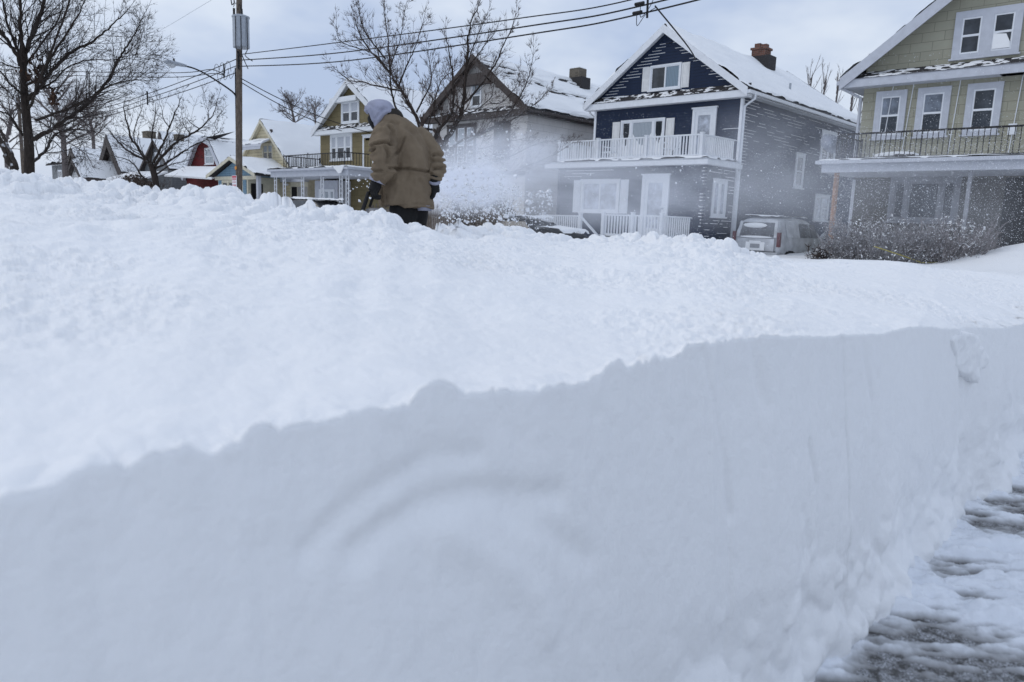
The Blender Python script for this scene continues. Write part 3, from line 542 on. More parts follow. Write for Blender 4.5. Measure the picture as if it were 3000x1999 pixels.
window(gn, FRONT(5.42, -.02, 1.8), 1.66, 1.1, plain('dim_gray_trim', (.27, .28, .31), .6), MAT['glass'], 3, 'none', .15, None, .03, widths=[.3, .84, .3], mull=.11)
pd = M().box(4.0, 11.6, -2.4, -.004, 3.06, 3.3); pd.box(3.85, 11.7, -2.55, -.006, 3.3, 3.4); pr_ = obj('porch_roof', pd, MAT['graytrim'], gn)
k = roof_sheet((3.85, -2.53, 3.402), (11.7, -2.53, 3.402), (11.7, -.03, 3.402), (3.85, -.03, 3.402), .07, 47, 90, 30, edge=.15); obj('roof_snow', k, ROOFSNOW, pr_, smooth=True)
rail(gn, [(4.3, -.1, 3.4), (4.3, -2.15, 3.4), (6.6, -2.15, 3.4), (9.2, -2.15, 3.4), (11.4, -2.15, 3.4)], .8, MAT['iron'], .135, .009, .016, 'balcony_railing', zoff=.06, top=.011)
obj('porch_column', M().tube([(4.4, -2.15, .4), (4.38, -2.15, 3.06)], .075, 10), MAT['copper'], gn, label='orange stained porch column')
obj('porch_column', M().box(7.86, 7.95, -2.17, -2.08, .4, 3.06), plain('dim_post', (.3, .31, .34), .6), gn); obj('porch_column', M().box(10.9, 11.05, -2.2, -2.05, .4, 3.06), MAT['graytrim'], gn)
obj('corner_board', M().box(4.1, 4.2, -.03, .08, .5, 3.0), MAT['graytrim'], gn)
obj('doorway', M().box(8.35, 10.9, -.05, -.006, .5, 3.0), MAT['dark'], gn, label='dark sheet painted for the shaded porch depth')  # flat dark sheet standing in for the shade inside the open porch
dsp = M().tube([(3.5, -.3, 6.0), (3.55, -.3, 5.85), (4.06, .05, 5.55), (4.06, .05, 3.4)], .05, 8); obj('downspout', dsp, MAT['graytrim'], gn)
for x0, z0, x1, z1 in ((5.02, 5.85, 4.86, 3.5), (5.6, 5.86, 5.46, 3.5), (6.86, 5.86, 6.75, 3.5), (8.4, 5.86, 8.3, 3.7)): obj('cable', M().tube([(x0, -.02, z0), (x1, -.02, z1)], .013, 5), MAT['white'], gn)
obj('outlet_box', M().box(8.22, 8.42, -.08, -.01, 4.2, 4.5), MAT['white'], gn); obj('bracket', M().box(7.9, 8.7, -.4, -.01, 5.82, 5.9), MAT['graytrim'], gn)
d = thing('satellite_dish', 'pale gray satellite dish at the left end of the green house balcony', 'satellite dish', (3.75, -1.4, 3.4))
rs_ = []
nd = -Fh * .9 + Rh * .2 + ZZ * .4; nd /= np.linalg.norm(nd); ud = np.cross(nd, ZZ); ud /= np.linalg.norm(ud); wd = np.cross(ud, nd)
for i in range(6): rs_.append([np.array((3.78, -1.4, 3.98)) + (ud * math.cos(k * .5236) * 1.1 + wd * math.sin(k * .5236)) * .33 * (i / 5 + .02) + nd * .07 * (i / 5) ** 2 for k in range(12)])
obj('dish', M().rings(rs_), plain('dish_gray', (.34, .37, .44), .5), d, smooth=True); obj('mast', M().tube([(3.8, -1.35, 3.42), (3.8, -1.35, 3.8), (3.79, -1.38, 3.95)], .025, 6), MAT['iron'], d)
lg = thing('rolled_carpet', 'dark rolled carpet capped with snow lying on the green house balcony', 'carpet', (5.9, -1.7, 3.45)); obj('roll', M().tube([(5.45, -1.75, 3.5), (5.9, -1.78, 3.53), (6.35, -1.75, 3.5)], .085, 8), plain('carpet', (.06, .055, .05), .95, var=.4), lg); obj('snow_cap', M().ball((5.8, -1.6, 3.56), .5, 16, 8, (1.3, .5, .26)), SNOW, lg, smooth=True)
# ------------------------------------------------------------------ snow bank (cut wall + ploughed top)
WX = -.735                                        # the cut face, metres left of the lens
crest_px = [(-700, 476, 6.4), (-300, 480, 6.2), (0, 492, 6.0), (60, 508, 5.9), (130, 530, 5.8), (200, 528, 5.8), (240, 540, 5.7), (300, 552, 5.6), (400, 562, 5.5), (480, 550, 5.4), (560, 550, 5.3), (610, 562, 5.3), (690, 578, 5.2), (760, 585, 5.2), (860, 596, 5.1), (1000, 612, 5.0), (1050, 630, 4.95), (1100, 632, 4.9), (1130, 626, 4.8), (1180, 648, 4.8), (1235, 670, 4.9), (1255, 656, 5.0), (1280, 652, 5.1), (1305, 662, 5.4), (1340, 664, 6.4), (1400, 667, 7.2), (1480, 664, 7.6), (1560, 676, 7.8), (1620, 692, 7.8), (1680, 694, 7.8), (1730, 700, 7.8), (1800, 696, 7.6), (1900, 696, 7.4), (1960, 706, 7.2), (2000, 698, 7.2), (2050, 696, 7.0), (2130, 712, 6.9), (2250, 745, 7.6), (2330, 764, 8.0), (2420, 760, 8.3), (2500, 764, 8.3), (2600, 769, 8.3), (2640, 766, 8.4), (2700, 778, 8.8), (2850, 796, 9.0), (3000, 810, 9.2), (3400, 830, 11.0)]
cz = []
for q in crest_px:
    P = at_d(*q); dx, dy = P[:2] - CAM[:2]
    cz.append((math.atan2(dx * Rh[0] + dy * Rh[1], dx * Fh[0] + dy * Fh[1]), math.hypot(dx, dy), P[2]))
cz = np.array(cz)
az = np.concatenate([np.linspace(R_(-84), R_(-36), 500, endpoint=False), np.linspace(R_(-36), R_(36.5), 1700, endpoint=False), np.linspace(R_(36.5), R_(39.5), 80)])
dl = -WX / np.sin(AZ - az); dc = np.interp(az, cz[:, 0], cz[:, 1]); zc = np.interp(az, cz[:, 0], cz[:, 2])
def _smooth(v, deg):                                                              # no kinks: the crest winds smoothly
    st = np.arange(az[0], az[-1], R_(.05)); q = np.interp(st, az, v); k = np.exp(-.5 * (np.arange(-120, 121) * .05 / deg) ** 2); k /= k.sum()
    return np.interp(az, st, np.convolve(np.pad(q, 120, 'edge'), k, 'valid'))
dc = _smooth(dc, 1.3); zc = _smooth(zc, .55); dc = np.maximum(dc, dl + 1.2)
nw, nt, nb = 105, 430, 56
tw = np.linspace(0, 1, nw)[None, :]; tt = (np.linspace(0, 1, nt + 1)[1:] ** 1.35)[None, :]; tb = (np.linspace(0, 1, nb + 1)[1:] ** 1.25)[None, :]
A = az[:, None]
dirx = (np.sin(A) * Rh[0] + np.cos(A) * Fh[0]); diry = (np.sin(A) * Rh[1] + np.cos(A) * Fh[1])
ZL = np.interp(az, [R_(v) for v in (-84, -35, 0, 14, 20.9, 25, 29.6, 31.6, 34.5, 39.5)], [1.035, 1.035, 1.04, 1.035, 1.04, 1.01, .965, .91, .83, .76])[:, None] + .008 * vn(az * 9, az * 0 + 3)[:, None]
s_w = dl[:, None] + 0 * tw; z_w = ZL * tw
s_t = dl[:, None] * (1 - tt) + dc[:, None] * tt
w = (s_t - dl[:, None]) / (dc - dl)[:, None]
z_t = ZL * (1 - w ** 1.15) + zc[:, None] * w ** 1.15 + .05 * np.sin(np.pi * w) * (A < R_(-5)) * sst(R_(-5), R_(-25), -A + 0 * w * 0) * 0
bl = 10.0
s_b = dc[:, None] + bl * tb; z_b = zc[:, None] + (.42 - zc[:, None]) * sst(.0, 1.7, s_b - dc[:, None] - .08)
S = np.concatenate([s_w, s_t, s_b], 1); Zt = np.concatenate([z_w, z_t, z_b], 1)
kind = np.concatenate([np.zeros(nw), np.ones(nt), np.full(nb, 2)])[None, :] + 0 * S
Xp = CAM[0] + dirx * S; Yp = CAM[1] + diry * S
PD = np.maximum(S - dl[:, None], 0) * np.sin(AZ - A)                              # distance back from the face
E_lip = np.where(kind == 0, 1.0, np.exp(-PD / .35))              # how much of the face's relief a point shares
zz = np.minimum(Zt, ZL)
# relief of the face: vertical streaks from the shovel, lumps, a shallow arc gouge, a battered foot
face = .012 * fbm(Yp * 2.3, zz * .35, None, 2, 3) + .0045 * fbm(Yp * 12, zz * .6, None, 3, 8) + .006 * fbm(Yp * 4.5, zz * 3.0, None, 3, 13) * sst(.75, .2, zz) + .0048 * fbm(Yp * 17, zz * .7, None, 3, 19) * sst(-24.6, -23.2, Yp) * sst(-.5, .5, vn(Yp * 1.3, zz * 1.5, None, 21)) + .0012 * fbm(Yp * 24, zz * 18, None, 3, 29)
groove = np.abs(vn(Yp * 3.1 + .15 * zz, zz * .5, None, 61)); face -= .009 * sst(.05, .0, groove) * sst(-24.6, -24.0, Yp) * sst(-.3, .4, vn(Yp * .9, zz * 2.2, None, 66))
clump = clods(Yp + .12 * vn(Yp * 6, zz * 6, None, 70), zz + .05 * vn(Yp * 9, zz * 9, None, 73), .13, 71, .26); face += .032 * clump ** 1.4 * sst(.62, .18, zz + .12 * vn(Yp * 3, zz * 3, None, 72)) + 0.022 * clods(Yp + .03 * vn(Yp * 20, zz * 20, None, 79), zz, .06, 75, .22) ** 1.3 * sst(.6, .05, zz) + .012 * fbm(Yp * 7, zz * 9, None, 3, 78) * sst(.5, .1, zz)
face += .05 * sst(.3, .0, zz) ** 1.5 * (1 + .9 * vn(Yp * 3, zz * 2, None, 44))
face += -.055 * sst(.3, 1.08, zz)                                                # leans back
def polyd(P, Q):
    best = np.full_like(Yp, 9.0)
    for (a, b), (c, d) in zip(P[:-1], P[1:]):
        L2 = (c - a) ** 2 + (d - b) ** 2; t = np.clip(((Yp - a) * (c - a) + (zz - b) * (d - b)) / L2, 0, 1)
        best = np.minimum(best, np.hypot(Yp - a - t * (c - a), zz - b - t * (d - b)))
    return best
def wall_pt(q): P = on_x(q[0], q[1], CAM[0] + WX - .01); return (P[1], P[2])
g1 = [wall_pt(q) for q in ((960, 1640), (1080, 1520), (1200, 1430), (1330, 1378), (1460, 1352))]
g2 = [wall_pt(q) for q in ((1100, 1640), (1200, 1560), (1300, 1505), (1430, 1468), (1560, 1470), (1680, 1470))]
g3 = [wall_pt(q) for q in ((1540, 1520), (1640, 1560), (1700, 1620), (1760, 1650))]
r1 = [wall_pt(q) for q in ((1360, 1590), (1450, 1640), (1540, 1690), (1600, 1760), (1625, 1850))]
face -= .009 * np.exp(-(polyd(g1, 0) / .018) ** 2) + .014 * np.exp(-(polyd(g2, 0) / .024) ** 2) + .008 * np.exp(-(polyd(g3, 0) / .024) ** 2); face += .008 * np.exp(-(polyd(r1, 0) / .03) ** 2) 
face -= .05 * sst(-21.75, -21.55, Yp + .05 * vn(zz * 5, zz * 0)) * sst(-20.9, -21.3, Yp)        # a notch further along
for q_, w_, d_ in ((((2120, 1060), (2150, 1220), (2168, 1380), (2165, 1520)), .007, .016), (((2388, 1300), (2396, 1420), (2386, 1500), (2372, 1590)), .006, .018), (((1990, 1130), (2000, 1300)), .008, .008), (((2260, 1000), (2275, 1200)), .012, .010), (((2560, 1010), (2570, 1180), (2560, 1300)), .010, .012), (((2350, 1500), (2362, 1640), (2350, 1780)), .012, .014)):
    face -= .62 * d_ * np.exp(-(polyd([wall_pt(q) for q in q_], 0) / (1.6 * w_)) ** 2) * (.35 + .65 * sst(-.5, .3, vn(Yp * 2, zz * 9, None, 93)))
face += .012 * fbm(Yp * 3.4, zz * .45, None, 2, 88) * sst(-23.9, -23.0, Yp)
Xp = Xp + face * E_lip
# relief of the top
lump1 = clods(Xp, Yp, .34, 101, .8); lump2 = clods(Xp + .05 * vn(Xp * 9, Yp * 9), Yp, .15, 103, .75); lump3 = clods(Xp, Yp, .06, 107, .8); lump4 = clods(Xp, Yp, .62, 131, .6); wq = .03 * vn(Xp * 14, Yp * 14, None, 141); lump5 = clods(Xp + wq, Yp - wq, .095, 143, .7)
flat = sst(R_(16), R_(24), A) + 0 * S                                             # the right end is smooth wind-packed snow
W2 = np.where(kind == 1, w_ if False else 0, 0) if False else 0
wt = np.clip((S - dl[:, None]) / (dc - dl)[:, None], 0, 1.3)
patch = sst(-.35, .45, fbm(Xp * .9, Yp * .9, None, 3, 151)); patch = np.maximum(patch, .9 * sst(.72, .92, wt)); rough = sst(.25, .95, wt) ** 1.3 * (1 - .82 * flat) * (.3 + .7 * patch)
top = .055 * lump5 * (.02 + .98 * rough) * (1 - .7 * flat) + .075 * lump1 * rough + .05 * lump4 * sst(.45, .95, wt) * (1 - .9 * flat) + .07 * lump2 * (.03 + .97 * rough) * (1 - .6 * flat) + .018 * lump3 * (.10 + .9 * rough) * (1 - .4 * flat) + .007 * fbm(Xp * 30, Yp * 30, None, 3, 161) * (.3 + .85 * sst(-.4, .5, fbm(Xp * 1.4, Yp * 1.4, None, 3, 165))) + (.028 * fbm(Xp * 1.1, Yp * 1.1, None, 4, 111) + .007 * fbm(Xp * 9, Yp * 9, None, 3, 117) * (.3 + patch)) * (1 - .5 * flat) - .115 * rough
ragged = np.abs(vn(Yp * 19 + vn(Yp * 41, Yp * 0) * .5, Yp * 0 + 5)) ; crumb = clods(Yp + .01 * vn(Yp * 50, Xp * 50), PD * 1.0 + .3, .055, 171, .5); crumb2 = clods(Yp + .006 * vn(Yp * 90, Xp * 90), PD + .3 + .01 * vn(Yp * 60, Yp * 0), .026, 175, .62); lipz = (.008 * sst(.15, .75, ragged) - .008 + .008 * fbm(Yp * 6, Yp * 0 + 2, None, 3, 4) + .026 * crumb ** 2 + .010 * crumb2 ** 2) * np.exp(-(PD / .05) ** 2) * (1 - .75 * flat)
isT = (kind >= 1)
Zp = Zt + np.where(isT, top * np.minimum(1, PD / .06) + lipz, lipz * sst(.86, 1.0, Zt / ZL))
Zp = np.where(kind == 0, np.maximum(Zp, -.02), Zp)
V = np.stack([Xp, Yp, Zp], 2).reshape(-1, 3); me = np_mesh('snow_bank', V, grid_faces(*S.shape)[:, ::-1])
struct('snow_bank', me, SNOWB)
# ------------------------------------------------------------------ cleared pavement with trodden snow
asph = N('wet_asphalt'); f = asph.noise(60, 4, .7); g = asph.noise(3, 4)
asph.col(asph.mix(asph.rng(f, .3, .75), (.022, .021, .02), (.085, .08, .074))); asph.bump(f, .6, .006); dust = asph.math('MULTIPLY', asph.rng(asph.noise(26, 5, .7, (1, 1, 1)), .40, .56), asph.rng(asph.noise(150, 3, .7), .40, .62), None, True); asph.col(asph.mix(asph.math('MULTIPLY', dust, .85), asph.mix(asph.rng(f, .3, .75), (.022, .021, .02), (.085, .08, .074)), (.62, .64, .68))); asph.set(.5, 0, .4); l = asph.rng(g, .3, .7, .35, .8); asph.link(l, asph.b.inputs['Roughness'])
struct('pavement', np_mesh('pavement', [(12.0, -25.2, 0), (15.9, -25.2, 0), (15.9, -11, 0), (12.0, -11, 0)], [(0, 1, 2, 3)], False), asph.m)
gx = (12.2 + 2.8 * np.linspace(0, 1, 440) ** 1.15)[:, None]; gy = (-24.2 + 6.0 * np.linspace(0, 1, 720) ** 1.15)[None, :]; X = gx + 0 * gy; Y = gy + 0 * gx
a = R_(38); U_ = X * math.cos(a) + Y * math.sin(a); V_ = -X * math.sin(a) + Y * math.cos(a)
wx = .5 * vn(X * 2, Y * 2, None, 7)
ridge = fbm(U_ * 3.2 + wx, V_ * 12 + wx * 2, None, 4, 201); blob = clods(X + .02 * vn(X * 20, Y * 20), Y, .065, 205, .7); big = fbm(X * 1.5, Y * 1.5, None, 3, 211)
dw = X - (CAM[0] + WX)
fine = fbm(U_ * 6.5 + wx, V_ * 21 + wx * 2, None, 4, 251); fine2 = fbm(U_ * 15, V_ * 42, None, 3, 261); blob2 = clods(X + .012 * vn(X * 40, Y * 40), Y, .042, 255, .65)
edge = .06 * vn(X * 6, Y * 6, None, 5)
fan = sst(-22.72, -22.45, Y + edge) * sst(-21.5, -21.68, Y + edge) * sst(.75, .35, dw + 2 * edge) + .8 * sst(.16, .0, dw + edge) + sst(-20.95, -20.8, Y) * .6
h = .0055 + .005 * sst(-22.3, -22.6, Y) + .010 * ridge + .011 * fine + .005 * fine2 + .010 * blob * sst(-.5, .3, ridge + big * .5) + .012 * blob2 * sst(-.6, .5, fine + .4 * ridge) + .006 * big + .022 * np.minimum(fan, 1.1) * (1 + .5 * fine)
bare = np.exp(-(((X - 12.66) / .16) ** 2 + ((Y + 22.74) / .13) ** 2)) + np.exp(-(((X - 12.60) / .14) ** 2 + ((Y + 23.12) / .12) ** 2)) + np.exp(-(((X - 12.75) / .5) ** 2 + ((Y + 21.3) / .14) ** 2)) + .6 * np.exp(-(((X - 12.95) / .2) ** 2 + ((Y + 22.85) / .12) ** 2))
h -= .008 * np.minimum(bare, 1.2)
slush = N('trodden_snow'); zq = slush.sep()[2]; slush.col(slush.mix(slush.rng(slush.math('ADD', zq, slush.math('MULTIPLY', slush.noise(40, 4), .012)), .004, .03), (.17, .165, .16), (.80, .83, .88))); slush.bump(slush.noise(120, 4, .6), .5, .006); slush.set(.6, 0, .35)
struct('trodden_snow', np_mesh('trodden_snow', np.stack([X, Y, h], 2).reshape(-1, 3), grid_faces(*X.shape)[:, ::-1]), slush.m)
# ------------------------------------------------------------------ snowy street, yards and ground to the horizon
ax = np.unique(np.concatenate([np.linspace(-500, -100, 30), np.linspace(-100, 30, 330), np.linspace(30, 400, 30)])); ay = np.unique(np.concatenate([np.linspace(-300, -45, 16), np.linspace(-45, 14, 190), np.linspace(14, 600, 40)]))
X, Y = np.meshgrid(ax, ay, indexing='ij')
h = .30 + .10 * fbm(X * .35, Y * .35, None, 4, 301) + .22 * sst(-7.5, -6, Y) + .1 * sst(-3, 0, Y)
h += .35 * np.exp(-((Y + 8.6) / .9) ** 2) * (1 + .6 * vn(X * .5, Y * .5)) * (X < 8)
h += .75 * np.exp(-(((X - 10.3) / 1.9) ** 2 + ((Y + 2.8) / 1.7) ** 2)) + .12 * sst(-4.5, -2, Y) * (X > 4)
h += .08 * np.exp(-(((X - 6.4) / 1.2) ** 2 + ((Y + 5.2) / 1.2) ** 2))
h = np.where((X > 9.5) & (X < 15.6) & (Y > -25.5) & (Y < -10.5), -.35, h); h = np.where((X >= 15.6) & (Y < -10.5) | (Y < -25.4) & (X > 8), .12 + .1 * fbm(X, Y, None, 3, 311), h)
struct('snowy_ground', np_mesh('snowy_ground', np.stack([X, Y, h], 2).reshape(-1, 3), grid_faces(*X.shape)[:, ::-1]), SNOW)

# ------------------------------------------------------------------ bare trees
def unit(v): return v / (np.linalg.norm(v) + 1e-9)
def rvec(): v = rng.normal(size=3); return unit(v)
MINR = [.006]
def twig(m, p, d, L, r, lev, up=.12, bend=.25, kids=(3, 5), spread=.75, ratio=.55, sides=4, droop=0.0):
    """one shoot that wanders and carries smaller shoots"""
    n = max(2, min(6, int(L / .28) + 1)); pts = [p]; dirs = [d]; q = p.copy(); dd = d.copy()
    for i in range(n):
        dd = unit(dd + rvec() * bend * .5 + ZZ * (up - droop) * .35); q = q + dd * (L / n); pts.append(q); dirs.append(dd)
    m.tube(pts, [r * (1 - .72 * i / n) for i in range(n + 1)], 3 if r < .012 else sides, cap=False)
    if lev <= 0: return
    k = rng.integers(kids[0], kids[1] + 1)
    for j in range(k):
        t = .18 + .8 * (j + rng.random() * .9) / k; i = min(n, max(1, int(t * n))); b = pts[i]; a = dirs[i]
        side = rvec(); side = unit(side - a * (side @ a)); ang = spread * (.6 + .6 * rng.random())
        nd = unit(a * math.cos(ang) + side * math.sin(ang)); l = L * ratio * (.6 + .7 * rng.random()) * (1.15 - .5 * t)
        twig(m, b, nd, l, max(MINR[0], r * (1 - .6 * t) * .62), lev - 1, up, bend * 1.1, kids, spread, ratio, 3, droop)
def smooth_path(pts, rad, k=4):
    pts = [np.array(p, float) for p in pts]; P, Rr = [], []
    for i in range(len(pts) - 1):
        p0, p1, p2, p3 = pts[max(i - 1, 0)], pts[i], pts[i + 1], pts[min(i + 2, len(pts) - 1)]
        for j in range(k):
            t = j / k; P.append(.5 * (2 * p1 + (p2 - p0) * t + (2 * p0 - 5 * p1 + 4 * p2 - p3) * t * t + (3 * p1 - p0 - 3 * p2 + p3) * t ** 3)); Rr.append(rad[i] * (1 - t) + rad[i + 1] * t)
    return P + [pts[-1]], Rr + [rad[-1]]
def limb(m, tw, pts, r0, r1, dep, lev=2, every=.32, L=1.0, spread=.8, up=.15, bend=.3, kids=(3, 4), sides=7, jit=.9, droop=0, start=.12, seedz=None, mn=.0035):
    MINR[0] = mn
    """a surveyed limb: photo points at roughly the tree's depth; the depth wanders so that the crown has volume"""
    off = 0; g = rng.normal() * jit; n = len(pts); P = []
    for i, (x, y) in enumerate(pts): P.append(at_d(x, y, dep + g * i / max(1, n - 1)))
    Q, Rr = smooth_path(P, list(np.linspace(r0, r1, n)))
    Q = [q + (rvec() * r0 * .35 if 0 < i < len(Q) - 1 else 0) for i, q in enumerate(Q)]
    m.tube(Q, Rr, sides, cap=True)
    seg = [np.linalg.norm(Q[i + 1] - Q[i]) for i in range(len(Q) - 1)]; tot = sum(seg); s = tot * start; acc = 0; i = 0
    while s < tot:
        while i < len(seg) - 1 and acc + seg[i] < s: acc += seg[i]; i += 1
        t = s / tot; b = Q[i] + (Q[i + 1] - Q[i]) * min(1, (s - acc) / (seg[i] + 1e-9)); a = unit(Q[i + 1] - Q[i])
        side = rvec(); side = unit(side - a * (side @ a)); ang = spread * (.65 + .5 * rng.random()); nd = unit(a * math.cos(ang) + side * math.sin(ang))
        twig(tw, b, nd, L * (.5 + .8 * rng.random()) * (1.15 - .75 * t), max(mn * 1.3, (r0 * (1 - t) + r1 * t) * .34), lev, up, bend, kids, .75, .55, 4, droop)
        s += every * (.6 + .8 * rng.random())
    twig(tw, Q[-1], unit(Q[-1] - Q[-3]), L * .55, max(mn * 1.3, r1 * .9), lev, up, bend, kids, .6, .55, 4, droop)
# --- the big tree at the left
bt = thing('bare_tree', 'large bare dark tree at the left with spreading limbs over the snowbank', 'tree', at_d(86, 560, 26))
tm, tw = M(), M(); D0 = 26.0
P, Rr = smooth_path([at_d(x, y, D0) for x, y in ((86, 600), (86, 520), (85, 430), (78, 350), (72, 280), (69, 215), (69, 172))], [.19, .17, .155, .14, .125, .11, .1]); tm.tube(P, Rr, 10)
big = [([(69, 180), (84, 130), (103, 88), (118, 45), (131, 0), (140, -60)], .085, .04), ([(69, 176), (64, 120), (60, 60), (58, 0), (60, -80)], .07, .03), ([(66, 196), (50, 162), (34, 138), (14, 108), (-8, 84), (-60, 50)], .08, .03), ([(64, 172), (42, 120), (22, 70), (12, 20), (2, -30)], .055, .02),
       ([(92, 412), (120, 397), (145, 382), (193, 351), (241, 318), (293, 268), (322, 225), (344, 180), (362, 150), (382, 118), (402, 84), (419, 48)], .085, .012), ([(80, 292), (114, 262), (131, 234), (160, 198), (193, 165), (234, 140), (275, 118), (305, 96), (330, 74), (358, 46), (380, 22)], .075, .01),
       ([(104, 352), (140, 340), (179, 327), (228, 304), (275, 279), (315, 256), (355, 240), (400, 236), (436, 236)], .05, .008), ([(84, 322), (98, 288), (107, 255), (136, 184), (165, 114), (186, 55), (203, -5), (212, -50)], .05, .02), ([(74, 250), (118, 228), (148, 172), (172, 130), (196, 100), (220, 60), (238, 28), (252, -8)], .05, .015),
       ([(70, 340), (52, 308), (36, 280), (16, 262), (-10, 240)], .05, .02), ([(68, 400), (48, 368), (28, 338), (10, 330), (-12, 325)], .045, .02), ([(72, 288), (50, 262), (32, 248), (12, 222), (-12, 196)], .045, .02), ([(92, 480), (112, 462), (138, 434), (152, 408), (166, 392), (190, 382), (215, 378), (260, 382), (305, 394)], .06, .008),
       ([(120, 262), (160, 236), (196, 198), (262, 176), (330, 176), (392, 160), (448, 160)], .03, .006), ([(150, 378), (190, 386), (225, 400), (245, 428), (250, 470)], .02, .005), ([(130, 395), (165, 420), (195, 455), (207, 475)], .02, .005), ([(66, 215), (90, 170), (150, 92), (178, 40), (186, -10)], .04, .015), ([(60, 200), (36, 196), (8, 186), (-20, 170)], .03, .01),
       ([(293, 268), (330, 250), (372, 238), (405, 228), (440, 200), (446, 196)], .018, .005), ([(344, 180), (376, 172), (410, 176), (452, 158)], .016, .005), ([(322, 225), (356, 205), (390, 180), (420, 90), (417, 60)], .014, .005)]
for pts, r0, r1 in big: limb(tm, tw, pts, r0, r1, D0, 2, .125, 1.6, .65, .16, .18, (3, 5), 7, 1.5, start=.12, mn=.0046)
obj('trunk', tm, MAT['bark'], bt, smooth=True); obj('crown', tw, MAT['twig'], bt)
lf = M()
for cx, cy, n, sp in ((103, 205, 60, .3), (112, 225, 40, .22), (160, 279, 30, .18)):
    c0 = at_d(cx, cy, D0 - .3)
    for i in range(n):
        c = c0 + rng.normal(size=3) * sp * np.array([1, 1, 1.3]) * .6; a, b = rvec() * .09, rvec() * .07; lf.add([c - a, c + b, c + a, c - b], [(0, 1, 2, 3)])
obj('dead_leaves', lf, plain('dead_leaf', (.05, .026, .016), .9, var=.5), bt)
# --- a leaning pair of trunks at the very left
et = thing('bare_tree', 'leaning forked dark trunk cut off by the left edge of the photo', 'tree', at_d(40, 560, 20)); tm, tw = M(), M()
for pts, r0, r1 in (([(52, 520), (34, 480), (18, 450), (2, 424), (-30, 380), (-70, 330)], .11, .06), ([(50, 495), (38, 460), (20, 425), (8, 394), (-14, 350), (-40, 290)], .05, .03), ([(46, 490), (30, 455), (10, 430), (-20, 416)], .04, .02)): limb(tm, tw, pts, r0, r1, 20, 2, .6, .8, start=.5)
obj('trunk', tm, MAT['bark'], et, smooth=True); obj('crown', tw, MAT['twig'], et)
# --- the low spreading tree in front of the far houses
st_ = thing('bare_tree', 'low spreading bare street tree left of the utility pole', 'tree', at_d(462, 600, 43)); tm, tw = M(), M(); D0 = 43
P, Rr = smooth_path([at_d(x, y, D0) for x, y in ((466, 620), (458, 545), (450, 505), (440, 478))], [.2, .18, .17, .14]); tm.tube(P, Rr, 9)
for pts, r0, r1 in [([(442, 485), (420, 455), (398, 425), (382, 400), (370, 350), (362, 318), (365, 296)], .1, .012), ([(438, 478), (405, 458), (370, 438), (340, 408), (322, 385), (300, 365)], .08, .01), ([(440, 480), (446, 440), (444, 396), (452, 350), (457, 300)], .07, .012), ([(450, 478), (468, 440), (482, 412), (496, 375), (510, 338), (522, 310), (532, 284)], .08, .012), ([(450, 490), (482, 452), (516, 417), (552, 398), (585, 378), (612, 352), (630, 324), (640, 288)], .09, .012), ([(455, 495), (500, 470), (538, 445), (570, 425), (602, 410), (640, 388), (650, 372)], .07, .01), ([(458, 510), (478, 498), (500, 482), (535, 475), (566, 465)], .05, .01), ([(430, 535), (408, 505), (386, 476), (355, 462), (322, 455)], .06, .01), ([(400, 428), (392, 400), (400, 360), (415, 322), (418, 300)], .04, .008), ([(496, 375), (478, 345), (475, 322), (462, 290)], .03, .006), ([(585, 378), (560, 362), (545, 345), (532, 350)], .03, .006), ([(612, 352), (610, 320), (612, 300)], .025, .006), ([(560, 395), (540, 370), (535, 345)], .03, .006), ([(640, 388), (628, 362), (648, 330)], .02, .005)]:
    limb(tm, tw, pts, r0, r1, D0, 2, .3, 1.5, .7, .16, .2, (3, 5), 6, 1.6, mn=.007)
obj('trunk', tm, MAT['bark'], st_, smooth=True); obj('crown', tw, MAT['twig'], st_)
